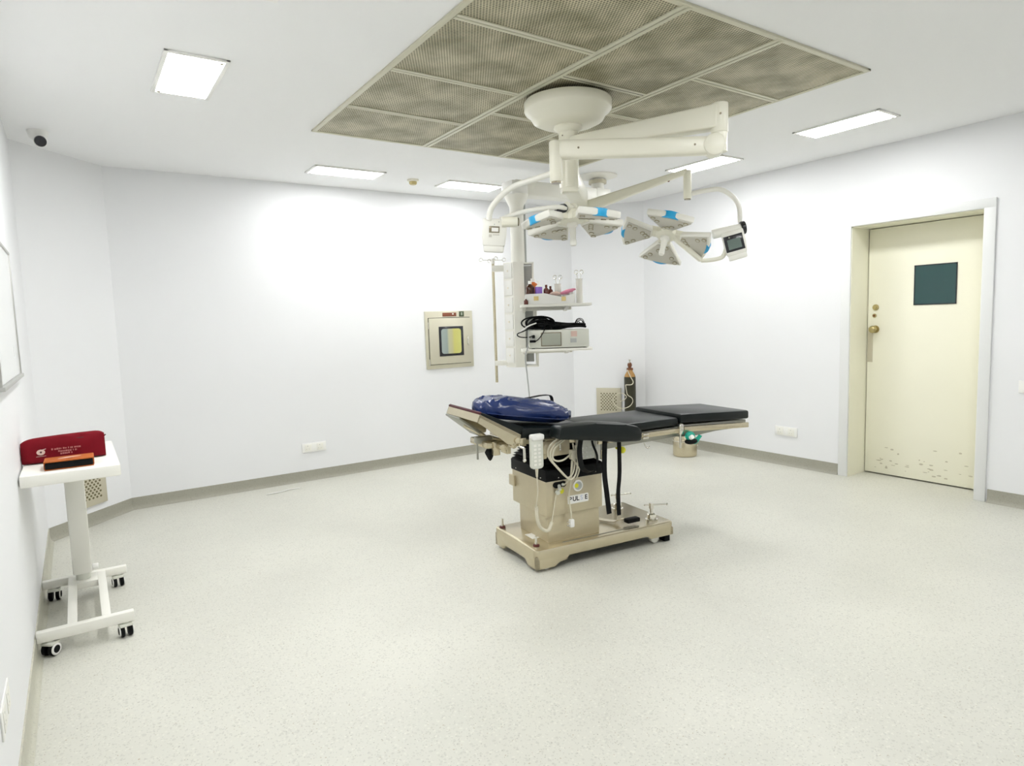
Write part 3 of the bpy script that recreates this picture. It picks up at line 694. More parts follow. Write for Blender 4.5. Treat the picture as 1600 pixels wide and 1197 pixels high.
# green breathing mask strap clipped at the far end of rail
gm = thing('breathing_mask', 'small green and black face mask hanging from the table rail by its clamp', 'face mask', tm @ Vector((1.17, -.03, .64)))
build('mask_shell', tw(MB().sphere((1.165, -.035, .705), .035, scale=(1, .8, .9))), ['green'], gm, True)
build('mask_cushion', tw(MB().sphere((1.175, -.035, .668), .040, scale=(1.25, .8, .5))), ['black'], gm, True)
build('mask_strap', tw(MB().strip([(1.17, -.035, .672), (1.21, -.03, .668), (1.25, -.02, .678), (1.29, 0, .69)], (0, 1, .3), .03, .004).strip([(1.17, -.035, .66), (1.20, -.035, .652), (1.23, -.03, .66), (1.26, -.02, .68)], (0, 1, .3), .02, .004)), ['green'], gm, True)
build('mask_port', tw(MB().cyl((1.143, -.066, .70), (1.14, -.085, .71), .014)), ['white2'], gm, True)

# steel bucket on the floor behind the table
bk = thing('steel_bucket', 'round stainless steel bucket standing on the floor behind the table leg end', 'bucket', (4.97, 4.30, 0))
bx, by = 5.32, 4.61
bk.location = (bx, by, 0)
build('bucket_body', MB().lathe([(0, .002), (.118, .002), (.125, .010), (.125, .175), (.118, .195), (.105, .21), (.108, .222), (.102, .222), (.100, .20), (.118, .17), (.118, .02), (0, .015)], (bx, by, 0), 48), ['steel'], bk, True)
build('bucket_rib', MB().torus((bx, by, .165), .126, .004), ['chrome'], bk, True)
build('bucket_handle', MB().tube([(bx+.127, by, .17), (bx+.135, by-.02, .12), (bx+.13, by-.06, .10), (bx+.10, by-.09, .12)], .004), ['chrome'], bk, True)

# gas cylinder in the corner
gx, gy = 5.455, 5.56
gc = thing('gas_cylinder', 'slim dark olive gas cylinder with ochre shoulder standing in the right corner', 'gas cylinder', (gx, gy, 0))
build('cylinder_body', MB().lathe([(0, 0), (.062, 0), (.068, .012), (.068, .77), (.066, .785)], (gx, gy, 0), 36), ['cyl_green'], gc, True)
build('cylinder_shoulder', MB().lathe([(.066, .785), (.058, .81), (.040, .84), (.028, .865), (0, .866)], (gx, gy, 0), 36), ['cyl_top'], gc, True)
build('valve', MB().cyl((gx, gy, .86), (gx, gy, .945), .020).cyl((gx-.03, gy+.02, .875), (gx+.03, gy-.02, .875), .016, seg=12).torus((gx, gy, .925), .024, .010, axis='x'), ['brass'], gc, True)
build('hand_wheel', MB().cyl((gx, gy, .945), (gx, gy, .985), .011).torus((gx, gy, .987), .016, .004), ['chrome'], gc, True)
mb = MB().tube([(gx-.03, gy+.01, .87), (gx-.055, gy-.04, .83), (gx-.05, gy-.07, .78), (gx-.035, gy-.09, .73), (gx-.06, gy-.085, .70), (gx-.12, gy-.05, .70)], .005)
mb.tube([(gx-.12, gy-.05, .70), (gx-.115, gy-.055, .64), (gx-.10, gy-.06, .58), (gx-.06, gy-.09, .54), (gx-.05, gy-.09, .49), (gx-.09, gy-.07, .44), (gx-.16, gy-.02, .42), (gx-.22, gy+.03, .46), (gx-.23, gy+.05, .53), (gx-.20, gy+.02, .59), (gx-.15, gy-.02, .60), (gx-.11, gy-.05, .56), (gx-.13, gy-.03, .52), (gx-.17, gy+.0, .50)], .0045)
build('gas_hose', mb, ['cord'], gc, True)

# ================================================================== SURGICAL LIGHT
SX, SY = 2.61, 3.16
sl = thing('surgical_light', 'ivory twin-head surgical light hanging from a round ceiling mount', 'surgical light', (SX, SY, H-.014))
build('ceiling_rose', MB().lathe([(0, 2.815), (.262, 2.815), (.267, 2.808), (.267, 2.765), (.262, 2.755), (.235, 2.735), (.215, 2.70), (.17, 2.678), (.10, 2.668), (0, 2.668)], (SX, SY, 0), 64), ['ivory'], sl, True)
build('mount_spacer', MB().cyl((SX, SY, 2.815), (SX, SY, H-.012), .15), ['dark_steel'], sl, True)
build('stem_collar', MB().lathe([(0, 2.67), (.086, 2.67), (.088, 2.655), (.066, 2.635), (.060, 2.63), (0, 2.63)], (SX, SY, 0), 40), ['ivory'], sl, True)
mb = MB().cyl((SX, SY, 2.30), (SX, SY, 2.645), .060, seg=40)
mb.cyl((SX, SY, 2.585), (SX, SY, 2.592), .0625, seg=40)
mb.box(SX-.052, SX+.052, SY-.052, SY+.052, 2.27, 2.50, .012, X=Matrix.Translation((SX, SY, 0)) @ Matrix.Rotation(-YAW, 4, 'Z') @ Matrix.Translation((-SX, -SY, 0)))
build('stem', mb, ['ivory'], sl, True)
for dx, dy in ((-.058, -.015), (.015, -.060)):
    build('screw', MB().cyl((SX+dx, SY+dy, 2.605), (SX+dx*1.06, SY+dy*1.06, 2.605), .004, seg=8), ['led'], sl, True)
def beam(A, B, w0, h0, w1, h1, mats, name, parent, bev=.012, mi=0):
    """tapering rounded box beam from A to B"""
    A = Vector(A); B = Vector(B); d = (B-A).normalized(); s_ = d.cross(Vector((0, 0, 1))).normalized(); u_ = s_.cross(d)
    b = bmesh.new(); vs = []
    for P, w_, h_ in ((A, w0, h0), (B, w1, h1)):
        vs.append([b.verts.new(P+s_*a*w_/2+u_*c_*h_/2) for a, c_ in ((-1, -1), (1, -1), (1, 1), (-1, 1))])
    for k in range(4): b.faces.new((vs[0][k], vs[0][(k+1) % 4], vs[1][(k+1) % 4], vs[1][k]))
    b.faces.new(vs[0][::-1]); b.faces.new(vs[1]); bmesh.ops.recalc_face_normals(b, faces=b.faces)
    if bev: bmesh.ops.bevel(b, geom=b.edges[:]+b.verts[:], offset=bev, segments=3, profile=.5, affect='EDGES')
    for f in b.faces: f.smooth = True; f.material_index = mi
    return build(name, MB().add(b), mats, parent, True)
E1 = Vector((2.975, 2.325, 2.53))
beam((SX, SY, 2.555), (E1.x, E1.y, 2.555), .10, .085, .10, .125, ['ivory'], 'extension_arm', sl)
mb = MB().cyl((E1.x, E1.y, 2.47), (E1.x, E1.y, 2.625), .045, bev=.006, seg=32).cyl((E1.x, E1.y, 2.37), (E1.x, E1.y, 2.50), .040, seg=32)
build('arm_joint', mb, ['ivory'], sl, True)
HB1 = Vector((2.36, 2.965, 2.455))
S1 = Vector((E1.x-.02, E1.y+.02, 2.405))
o = beam(S1, HB1, .085, .095, .085, .105, ['ivory'], 'spring_arm', sl, .025)
sd = (HB1-S1).normalized().cross(Vector((0, 0, 1))).normalized()
if sd.dot(Vector((0, 0, 1.5))-S1) < 0: sd = -sd
build('arm_cap', MB().cyl(S1-sd*.052, S1+sd*.052, .058, bev=.01, seg=36), ['ivory'], sl, True)
for k in (.12, .85):
    q = S1.lerp(HB1, k)+sd*.043; build('screw', MB().cyl(q, q+sd*.002, .006, seg=10), ['led'], sl, True)
q = E1+sd*.045+Vector((0, 0, .03)); build('screw', MB().cyl(q, q+sd*.002, .006, seg=10), ['led'], sl, True)
build('head_joint', MB().cyl((HB1.x-.015, HB1.y-.008, 2.275), (HB1.x-.015, HB1.y-.008, 2.50), .036, bev=.008, seg=30).cyl((HB1.x-.015, HB1.y-.008, 2.268), (HB1.x-.015, HB1.y-.008, 2.276), .030, mi=1), ['ivory', 'led'], sl, True)
# horizontal arm and spring arm of the second head
PB = Vector((3.14, 3.68, 2.36))
beam((SX+.02, SY+.02, 2.36), PB, .10, .12, .11, .12, ['ivory'], 'extension_arm', sl)
build('arm_joint', MB().cyl((PB.x, PB.y, 2.23), (PB.x, PB.y, 2.37), .05, bev=.006, seg=30), ['ivory'], sl, True)
H2 = Vector((3.632, 3.11, 2.495))
beam((PB.x, PB.y, 2.29), (H2.x, H2.y, 2.495), .07, .085, .05, .035, ['ivory'], 'spring_arm', sl, .010)
for k, dz in ((.55, -.03), (.83, -.03)):
    q = Vector((PB.x, PB.y, 2.27)).lerp(Vector((H2.x, H2.y, 2.475)), k); build('screw', MB().sphere(q, .009, seg=8), ['brass'], sl, True)
build('head_joint', MB().cyl((H2.x, H2.y, 2.305), (H2.x, H2.y, 2.50), .028, bev=.006, seg=30).cyl((H2.x, H2.y, 2.298), (H2.x, H2.y, 2.306), .022, mi=1), ['ivory', 'led'], sl, True)

def lamp_head(C, nrm, az, Rr, droop, parent):
    """four-petal head: C centre, nrm up-normal, az rotation of the petals, droop of each petal"""
    z = Vector(nrm).normalized(); x = Vector((1, 0, 0)); x = (x-z*x.dot(z)).normalized(); y = z.cross(x)
    X = basis(C, x, y, z) @ Matrix.Rotation(az, 4, 'Z')
    hub = MB().lathe([(0, .060), (.045, .060), (.065, .045), (.074, .01), (.070, -.012), (.045, -.026), (0, -.026)], (0, 0, 0), 36, X=X)
    for k in range(4):
        Y = X @ Matrix.Rotation(k*PI/2, 4, 'Z')
        hub.box(.05, .115, -.040, .040, -.012, .03, .008, 0, Y)
    hb = build('lamp_head', hub, ['ivory'], parent, True)
    build('sterile_handle', MB().lathe([(0, -.02), (.032, -.024), (.034, -.040), (.022, -.052), (.018, -.12), (.021, -.150), (.017, -.162), (0, -.164)], (0, 0, 0), 24, X=X), ['white'], hb, True)
    for k in range(4):
        Y = X @ Matrix.Rotation(k*PI/2, 4, 'Z') @ Matrix.Rotation(droop, 4, 'Y')
        hw = .158
        def rim(r0, h, n_=8): return [(r0-.020*(2*j/n_-1)**2, h*(2*j/n_-1)) for j in range(n_+1)]
        pts = [(.095, -.046)] + rim(Rr, hw) + [(.095, .046)]
        build('petal_shell', MB().prism(pts, .0, .042, X=Y, bev=.009), ['white'], hb, True)
        inner = [(.108, -.040)] + rim(Rr-.016, hw-.014) + [(.108, .040)]
        mb = MB().prism(inner, -.006, .004, X=Y, bev=.002)
        for (px, py) in ((Rr-.045, .108), (Rr-.045, -.108), (Rr-.085, .078), (Rr-.085, -.078), (.145, 0), (.165, .026), (.128, -.024)):
            mb.cyl((px, py, -.0065), (px, py, -.010), .0165, seg=16, mi=1, X=Y).cyl((px, py, -.0100), (px, py, -.0105), .011, seg=16, mi=2, X=Y)
        build('led_plate', mb, ['grey_lamp', 'lens', 'grey_lamp'], hb, True)
        # grip on the rim
        mb = MB(); pr = rim(Rr+.006, .056, 6)+[(x_-.026, y_) for x_, y_ in rim(Rr+.006, .056, 6)[::-1]]
        mb.prism(pr, -.002, .044, X=Y, bev=.003)
        build('rim_grip', mb, ['blue'], hb, True)
    return hb, X
h1, X1 = lamp_head((2.594, 3.122, 2.105), (.06, .11, .99), -3.20, .295, R(11), sl)
h2, X2 = lamp_head((3.480, 3.172, 2.060), (.467, .14, .873), 2.432, .305, R(11), sl)
def control_box(C, facing, tilt, dark, parent, scl=.88):
    """box with a screen that faces `facing` (unit vector in plan)"""
    f_ = Vector(facing).normalized(); s_ = Vector((0, 0, 1)).cross(f_).normalized()
    X = basis(C, s_, Vector((0, 0, 1)), f_) @ Matrix.Rotation(tilt, 4, 'Z') @ Matrix.Scale(scl, 4)
    b = MB().prism([(-.075, -.10), (.075, -.10), (.085, -.02), (.082, .085), (-.082, .085), (-.085, -.02)], -.03, .03, X=X, bev=.010)
    b.box(-.07, .07, -.14, -.09, -.028, .022, .012, 0, X)
    cb = build('control_box', b, ['white'], parent, True)
    if dark:
        build('screen', MB().box(-.072, .068, -.072, .052, .029, .034, .002, 0, X).box(-.050, .048, -.055, .022, .034, .0355, 0, 1, X).cyl((-.03, .038, .034), (-.03, .038, .0352), .006, mi=2, seg=10, X=X), ['screen', 'lcd', 'greygreen'], cb, True)
    else:
        build('screen', MB().box(-.036, .036, -.012, .032, .029, .034, .002, 0, X).box(-.018, .028, -.004, .022, .034, .0355, 0, 1, X), ['led', 'white2'], cb, True)
        build('keypad', MB().box(-.036, -.016, -.042, -.022, .029, .033, .002, 0, X).box(-.010, .036, -.028, -.022, .029, .033, .001, 0, X), ['grey_lamp'], cb, True)
        build('vent_dot', MB().sphere((.03, .062, .03), .004, X=X, seg=8).sphere((0, .045, .03), .004, X=X, seg=8), ['grey'], cb, True)
    return X
tocam = Vector((-2.16, -3.33, 0)).normalized()
Xc1 = control_box((2.150, 3.322, 2.035), tocam, R(-4), False, sl)
Xc2 = control_box((3.781, 2.835, 1.985), Vector((-3.78, -2.83, -.3)).normalized(), R(13), True, sl)
mb = MB().tube([(HB1.x-.015, HB1.y-.005, 2.33), (2.303, 3.06, 2.315), (2.20, 3.20, 2.275), (2.13, 3.295, 2.185), (2.11, 3.32, 2.10)], .017)
mb.tube([(2.18, 3.30, 2.105), (2.26, 3.24, 2.135), (2.352, 3.17, 2.155), (2.46, 3.10, 2.165), (2.52, 3.09, 2.16)], .015)
build('yoke_arm', mb, ['white'], sl, True)
build('yoke_joint', MB().cyl((2.17, 3.27, 2.085), (2.255, 3.225, 2.085), .030, bev=.004).cyl((2.2555, 3.225, 2.085), (2.262, 3.222, 2.085), .024, mi=1), ['ivory', 'led'], sl, True)
build('brake_knob', MB().cyl((2.515, 3.125, 2.165), (2.50, 3.085, 2.160), .027, bev=.004).cyl((2.485, 3.13, 2.15), (2.478, 3.09, 2.147), .024, bev=.004), ['screen'], sl, True)
build('head_pivot', MB().cyl((2.53, 3.10, 2.175), (2.60, 3.130, 2.165), .030, bev=.006).cyl((2.594, 3.122, 2.13), (2.600, 3.135, 2.195), .034, bev=.006), ['ivory'], sl, True)
mb = MB().tube([(H2.x, H2.y, 2.335), (3.70, 3.02, 2.350), (3.775, 2.945, 2.352), (3.835, 2.89, 2.30), (3.868, 2.862, 2.23), (3.872, 2.855, 2.12)], .016)
build('yoke_arm', mb, ['white'], sl, True)
build('yoke_joint', MB().cyl((3.70, 2.95, 2.045), (3.85, 2.835, 2.078), .033, bev=.004), ['white'], sl, True)
kd = (Vector((3.85, 2.835, 2.078))-Vector((3.70, 2.95, 2.045))).normalized()
build('brake_knob', MB().cyl(Vector((3.85, 2.835, 2.078)), Vector((3.85, 2.835, 2.078))+kd*.03, .045, bev=.006), ['screen'], sl, True)
beam((3.50, 3.16, 2.07), (3.685, 3.035, 1.874), .06, .035, .045, .03, ['ivory'], 'head_bracket', sl, .010)
build('yoke_arm', MB().tube([(3.685, 3.035, 1.874), (3.712, 2.969, 1.873), (3.743, 2.901, 1.889), (3.757, 2.875, 1.956), (3.775, 2.85, 1.94)], .015), ['ivory'], sl, True)

# ================================================================== EQUIPMENT PENDANT
PX, PY = 3.31, 4.74; RX, RY = 4.28, 4.76
ep = thing('equipment_pendant', 'white ceiling pendant with outlet column and two shelves behind the lights', 'medical pendant', (RX, RY, H))
build('ceiling_plate', MB().lathe([(0, 0), (.19, 0), (.188, -.012), (.10, -.03), (0, -.03)], (RX, RY, H), 40), ['white'], ep, True)
build('stem', MB().cyl((RX, RY, 2.60), (RX, RY, H-.03), .06).cyl((RX, RY, H-.075), (RX, RY, H-.045), .085, mi=1), ['white', 'vent'], ep, True)
build('arm_root', MB().box(RX-.09, RX+.09, RY-.09, RY+.09, 2.60, 2.72, .012), ['white'], ep, True)
beam((RX-.02, RY, 2.655), (PX-.05, PY, 2.645), .17, .12, .15, .13, ['white'], 'pendant_arm', ep)
build('arm_end', MB().box(PX-.10, PX+.07, PY-.085, PY+.085, 2.585, 2.70, .012), ['white2'], ep, True)
build('drop_tube', MB().lathe([(0, 2.59), (.105, 2.59), (.10, 2.56), (.066, 2.49), (.062, 2.47), (.062, 1.99), (0, 1.99)], (PX, PY, 0), 36), ['white'], ep, True)
build('tube_channel', MB().box(.052, .075, -.022, .022, 1.99, 2.52, .004, X=basis((PX, PY, 0), (math.cos(.594), -math.sin(.594), 0), (math.sin(.594), math.cos(.594), 0), (0, 0, 1))), ['grey'], ep, True)
# local frame: x to the viewer's right, y towards the viewer
pa = .60
XP = basis((PX, PY, 0), (math.cos(pa), -math.sin(pa), 0), (-math.sin(pa), -math.cos(pa), 0), (0, 0, -1))
XP = basis((PX, PY, 0), (math.cos(pa), -math.sin(pa), 0), (math.sin(pa), math.cos(pa), 0), (0, 0, 1))   # y away from viewer
prof = [(-.105, .11), (-.135, -.02), (-.05, -.115), (.045, -.115), (.045, .11)]
build('service_column', MB().prism(prof, 1.085, 2.005, X=XP, bev=.004), ['white'], ep, True)
cdx = Vector((-.05+.135, -.115+.02, 0)); cl = cdx.length; cdx.normalize()
Xo = XP @ basis((-.135, -.02, 0), cdx, (0, 0, 1), cdx.cross(Vector((0, 0, 1))))
for k in range(6):
    zc = 1.93-.148*k
    build('outlet_module', MB().box(.012, cl-.012, zc-.064, zc+.064, 0, .006, .002, 0, Xo).cyl((cl/2, zc, .006), (cl/2, zc, .010), .010, seg=14, mi=0, X=Xo).cyl((cl/2, zc, .010), (cl/2, zc, .011), .0045, seg=10, mi=1, X=Xo), ['white2', 'tag_yellow'], ep, True)
build('recess_panel', MB().box(.045, .115, -.06, .08, 1.13, 1.97, .003, 0, XP), ['grey_panel'], ep, True)
build('corner_rail', MB().box(.115, .132, -.075, .09, 1.60, 2.0, .003, 0, XP).box(.045, .132, -.075, .09, 1.985, 2.0, .003, 0, XP), ['white'], ep, True)
build('lower_rail', MB().box(.115, .150, -.06, .03, 1.35, 1.60, .003, 0, XP).box(.045, .155, -.10, .09, 1.085, 1.10, .003, 0, XP).box(.130, .155, -.10, -.02, 1.10, 1.24, .003, 0, XP), ['white'], ep, True)
def shelf(z, nm):
    build(nm, MB().prism(rrect(.0, .595, -.43, -.10, .03), z-.022, z, X=XP, bev=.004), ['white'], ep, True)
    build('shelf_bracket', MB().prism([(-.10, z-.022), (-.40, z-.022), (-.10, z-.06)], .02, .05, X=XP @ basis((0, 0, 0), (0, 1, 0), (0, 0, 1), (1, 0, 0)), bev=.002).prism([(-.10, z-.022), (-.40, z-.022), (-.10, z-.06)], .38, .41, X=XP @ basis((0, 0, 0), (0, 1, 0), (0, 0, 1), (1, 0, 0)), bev=.002).box(.0, .45, -.12, -.09, z-.05, z-.02, .003, 0, XP), ['white'], ep, True)
shelf(1.625, 'shelf'); shelf(1.255, 'shelf')
SH1, SH2 = 1.625, 1.255
# iv pole
ipx = -.225
build('infusion_pole', MB().cyl((ipx, -.02, .95), (ipx, -.02, 2.04), .0125, X=XP, seg=16), ['steel'], ep, True)
build('pole_bracket', MB().box(ipx-.01, -.10, -.035, -.01, 1.93, 1.985, .004, 0, XP), ['white'], ep, True)
build('pole_bracket', MB().box(ipx-.01, -.10, -.035, -.01, 1.10, 1.145, .004, 0, XP), ['white'], ep, True)
mb = MB().cyl((ipx, -.02, 2.0), (ipx, -.02, 2.045), .016, X=XP)
for a in (.35, 1.9, 3.3, 5.0):
    dx, dy = math.cos(a), math.sin(a)
    mb.tube([(ipx, -.02, 2.03), (ipx+dx*.09, -.02+dy*.09, 2.035)], .0025, n=1, X=XP)
    mb.torus((ipx+dx*.105, -.02+dy*.105, 2.036), .015, .0025, X=XP, axis='y')
build('pole_hook', mb, ['chrome'], ep, True)

# ---- things on the shelves
def P3(x, y, z): return XP @ Vector((x, y, z))
FR = -.42    # front of the shelf in local y
bs = thing('plastic_basket', 'low white plastic basket on the upper pendant shelf', 'basket', P3(.25, -.30, SH1))
mb = MB()
x0, x1, y0, y1, zb, zt = .045, .46, -.40, -.16, SH1+.001, SH1+.085
mb.box(x0, x1, y0, y1, zb, zb+.006, .002, 0, XP)
XPz = XP @ basis((0, 0, 0), (1, 0, 0), (0, 0, 1), (0, -1, 0))
mb.prism([(x0, zb), (x1-.01, zb), (x1, zt-.005), (x0+.30, zt-.03), (x0+.16, zt+.004), (x0, zt)], -y0-.006, -y0, X=XPz)
mb.box(x0, x1, y1-.006, y1, zb, zt, .002, 0, XP); mb.box(x0, x0+.006, y0, y1, zb, zt, .002, 0, XP); mb.box(x1-.006, x1, y0, y1, zb, zt, .002, 0, XP)
build('basket_body', mb, ['white2'], bs, True)
build('price_tag', MB().box(.115, .155, y0-.003, y0, zb+.03, zb+.065, .001, 0, XP), ['tag_yellow'], bs, True)
build('price_tag', MB().box(.345, .380, y0-.003, y0, zb+.02, zb+.055, .001, 0, XP), ['tag_yellow'], bs, True)
def bottle(x, y, r, h, bodym, capm, label, lab2=None, z=SH1+.007):
    t = thing('medicine_bottle', label, 'bottle', P3(x, y, z), 0, 'bottles on the upper shelf')
    build('bottle_body', MB().lathe([(0, 0), (r*.9, 0), (r, .005), (r, h*.7), (r*.85, h*.78), (r*.35, h*.84), (r*.35, h*.9), (0, h*.9)], (x, y, z), 24, X=XP), [bodym], t, True)
    build('bottle_cap', MB().cyl((x, y, z+h*.86), (x, y, z+h), r*.42, X=XP), [capm], t, True)
    if lab2: build('bottle_label', MB().lathe([(r+.0008, h*.3), (r+.0008, h*.74)], (x, y, z), 24, X=XP), [lab2], t, True)
    return t
bottle(.088, -.33, .036, .19, 'amber', 'white2', 'dark amber bottle at the left end of the white basket')
bottle(.118, -.235, .048, .215, 'orange', 'white2', 'bottle with a bright orange label among the amber bottles')
bottle(.160, -.345, .030, .185, 'white2', 'white2', 'white bottle with a purple label in the basket', 'purple')
bottle(.225, -.31, .024, .155, 'redbrown', 'redbrown', 'small dark red-brown bottle standing alone mid basket')
bottle(.262, -.27, .022, .145, 'redbrown', 'redbrown', 'small dark red-brown bottle right behind its twin')
t = bottle(.05, -.405, .018, .045, 'redbrown', 'redbrown', 'squat brown vial on the shelf in front of the basket end', z=SH1+.0005)
def jar(x, y, z, h, label):
    t = thing('instrument_jar', label, 'jar', P3(x, y, z), 0, 'instrument jars on the upper shelf')
    build('jar_wall', MB().lathe([(0, 0), (.028, 0), (.028, h), (.032, h+.004), (.030, h+.006), (.026, h), (.025, .004), (0, .004)], (x, y, z), 24, X=XP), ['glass'], t, True)
    f_ = thing('forceps', label.replace('clear', 'steel ring-handled forceps standing in the').replace(' with forceps', ''), 'forceps', P3(x, y, z+.005), 0, 'forceps in the jars')
    mb = MB()
    for s_ in (-1, 1):
        mb.tube([(x, y, z+.01), (x+s_*.006, y, z+h*.8), (x+s_*.018, y, z+h+.045)], .003, X=XP).torus((x+s_*.022, y, z+h+.062), .015, .003, X=XP, axis='y')
    build('forceps_arm', mb, ['chrome'], f_, True)
    return t
jar(.325, -.27, SH1+.008, .155, 'clear left instrument jar with forceps behind the basket')
jar(.500, -.33, SH1+.001, .195, 'clear right instrument jar with forceps at the shelf end')
mb = MB()
b = bmesh.new(); bmesh.ops.create_uvsphere(b, u_segments=30, v_segments=16, radius=1)
for v in b.verts:
    n_ = mn.noise(v.co*2.3+Vector((5, 2, 1)))*.35+1; v.co = Vector((v.co.x*.065*n_, v.co.y*.03, v.co.z*.016*n_+v.co.x*.018))
for f in b.faces: f.smooth = True
tag(build('rubber_glove', MB().add(b, XP @ Matrix.Translation((.40, -.335, SH1+.100))), ['pink']), 'crumpled pink rubber glove draped on the white basket', 'glove')
b = bmesh.new(); bmesh.ops.create_uvsphere(b, u_segments=30, v_segments=16, radius=1)
for v in b.verts:
    n_ = mn.noise(v.co*2.0+Vector((1, 7, 1)))*.4+1; v.co = Vector((v.co.x*.045*n_, v.co.y*.04*n_, v.co.z*.045*n_))
for f in b.faces: f.smooth = True
tag(build('cotton_pack', MB().add(b, XP @ Matrix.Translation((.412, -.24, SH1+.075))), ['white2']), 'white bundle of cotton in the basket behind the pink glove', 'cotton')
b = bmesh.new(); bmesh.ops.create_uvsphere(b, u_segments=20, v_segments=10, radius=1)
for v in b.verts:
    n_ = mn.noise(v.co*2.5+Vector((1, 3, 9)))*.4+1; v.co = Vector((v.co.x*.045*n_, v.co.y*.02, v.co.z*.016*n_))
for f in b.faces: f.smooth = True
tag(build('adhesive_strip_pack', MB().add(b, XP @ Matrix.Translation((.30, -.345, SH1+.085))), ['print']), 'small pale orange crumpled packet in the middle of the basket', 'packet')

# monitor unit on the lower shelf
mu = thing('monitor_unit', 'light grey equipment box with a grey-green panel on the lower pendant shelf', 'medical device', P3(.30, -.28, SH2))
build('housing', MB().box(.065, .565, -.41, -.17, SH2+.006, SH2+.155, .006, 0, XP), ['hand'], mu, True)
build('front_panel', MB().box(.165, .335, -.414, -.41, SH2+.02, SH2+.135, .002, 0, XP).box(.172, .328, -.4155, -.413, SH2+.027, SH2+.128, .001, 1, XP), ['led', 'greygreen'], mu, True)
build('side_sticker', MB().box(.415, .465, -.4125, -.41, SH2+.095, SH2+.14, 0, 0, XP), ['print'], mu, True)
build('side_sticker', MB().box(.41, .46, -.4125, -.41, SH2+.045, SH2+.08, 0, 0, XP), ['grey'], mu, True)
build('rubber_foot', MB().cyl((.10, -.38, SH2), (.10, -.38, SH2+.008), .012, X=XP).cyl((.53, -.38, SH2), (.53, -.38, SH2+.008), .012, X=XP).cyl((.10, -.20, SH2), (.10, -.20, SH2+.008), .012, X=XP).cyl((.53, -.20, SH2), (.53, -.20, SH2+.008), .012, X=XP), ['black'], mu, True)
# heap of black cables on it
cb = thing('cable_heap', 'tangled heap of black monitor cables on top of the grey box', 'cables', P3(.28, -.30, SH2+.155))
rs = random.Random(11); mb = MB()
for i in range(22):
    cx = .12+rs.random()*.16; pts = []; ww = .06+rs.random()*.06; hh = .02+rs.random()*.085; yy = -.38+rs.random()*.16; ph = rs.random()*6
    for k in range(9):
        a = 2*PI*k/9
        pts.append((cx+ww*math.cos(a+ph), yy+.03*math.sin(a*2+ph), SH2+.165+max(0, hh*(.5+.5*math.sin(a+ph)))))
    mb.tube(pts, .0065, 7, n=4, X=XP, closed=True)
for i in range(9):
    yy = -.39+i*.02; z = SH2+.165+rs.random()*.03
    mb.tube([(.20, yy, z+.03), (.30, yy+.01, z+.02), (.40, yy-.01, z+.008), (.50, yy+.01, z+.006), (.545, yy, z)], .008, 7, n=4, X=XP)
for i in range(4):
    z = SH2+.162; cx = .47+rs.random()*.03; w_ = .03+rs.random()*.03
    mb.tube([(cx-w_, -.36, z+.01), (cx-w_*.5, -.37, z+.05+i*.008), (cx+w_*.5, -.36, z+.055+i*.006), (cx+w_, -.37, z+.01)], .003, 6, n=5, X=XP)
b = bmesh.new(); bmesh.ops.create_uvsphere(b, u_segments=40, v_segments=20, radius=1)
for v in b.verts:
    n_ = 1+.35*mn.noise(v.co*3); v.co = Vector((v.co.x*.21*n_, v.co.y*.10*n_, (.028*(1-.4*v.co.x))*v.co.z*n_))
for f in b.faces: f.smooth = True
mb.add(b, XP @ Matrix.Translation((.30, -.30, SH2+.185)))
build('cable_coil', mb, ['black'], cb, True)
mb = MB().tube([(.11, -.40, SH2+.19), (.03, -.44, SH2+.155), (-.03, -.44, SH2+.13), (-.01, -.44, SH2+.105), (.06, -.43, SH2+.10), (.11, -.43, SH2+.115)], .0045, X=XP)
mb.tube([(.20, -.42, SH2+.165), (.16, -.43, SH2+.10), (.12, -.43, SH2+.065), (.07, -.43, SH2+.06)], .004, X=XP)
build('loose_cable', mb, ['black'], cb, True)
build('connector', MB().box(.07, .12, -.44, -.415, SH2+.055, SH2+.075, .004, 0, XP).box(.09, .115, -.44, -.415, SH2+.09, SH2+.115, .004, 0, XP), ['black'], cb, True)
tag(build('white_tube', MB().tube([(.13, -.38, SH2+.215), (.06, -.42, SH2+.19), (.0, -.44, SH2+.15), (-.05, -.42, SH2+.11)], .006, X=XP), ['white2']), 'short white tube trailing left from the black cable heap', 'tube')
tag(build('power_lead', MB().tube([(.062, -.44, SH2+.16), (.058, -.44, SH2+.08), (.052, -.44, SH2+.02), (.03, -.445, SH2-.06), (.04, -.445, SH2-.2), (.052, -.44, SH2-.36), (.055, -.44, SH2-.46), (.06, -.43, SH2-.56), (.08, -.40, SH2-.72)], .0055, X=XP), ['grey_panel']), 'thin dark lead hanging down from the lower shelf towards the bolster', 'cable')

# ================================================================== TROLLEY
tr = thing('instrument_trolley', 'white C-frame instrument trolley with square post against the left wall', 'trolley', (-.06, 4.05, 0))
ZB = .105
TX0, TX1 = -.255, .14
build('tray_top', MB().box(TX0, TX1, 3.63, 4.48, .81, .865, .006), ['white'], tr, True)
build('base_bar', MB().box(TX0, TX1, 3.625, 3.665, .075, .125, .004), ['white'], tr, True)
build('base_bar', MB().box(TX0, TX1+.012, 4.39, 4.43, .075, .120, .004), ['white'], tr, True)
build('long_bar', MB().box(-.135, -.095, 3.66, 4.40, .080, .118, .004), ['white'], tr, True)
build('long_bar', MB().box(.005, .045, 3.66, 4.40, .080, .118, .004), ['white'], tr, True)
build('cross_plate', MB().box(-.10, .01, 4.26, 4.40, .080, .116, .003), ['white'], tr, True)
mb = MB().box(-.108, -.015, 4.295, 4.375, .15, .812, .010)
build('post', mb, ['white'], tr, True)
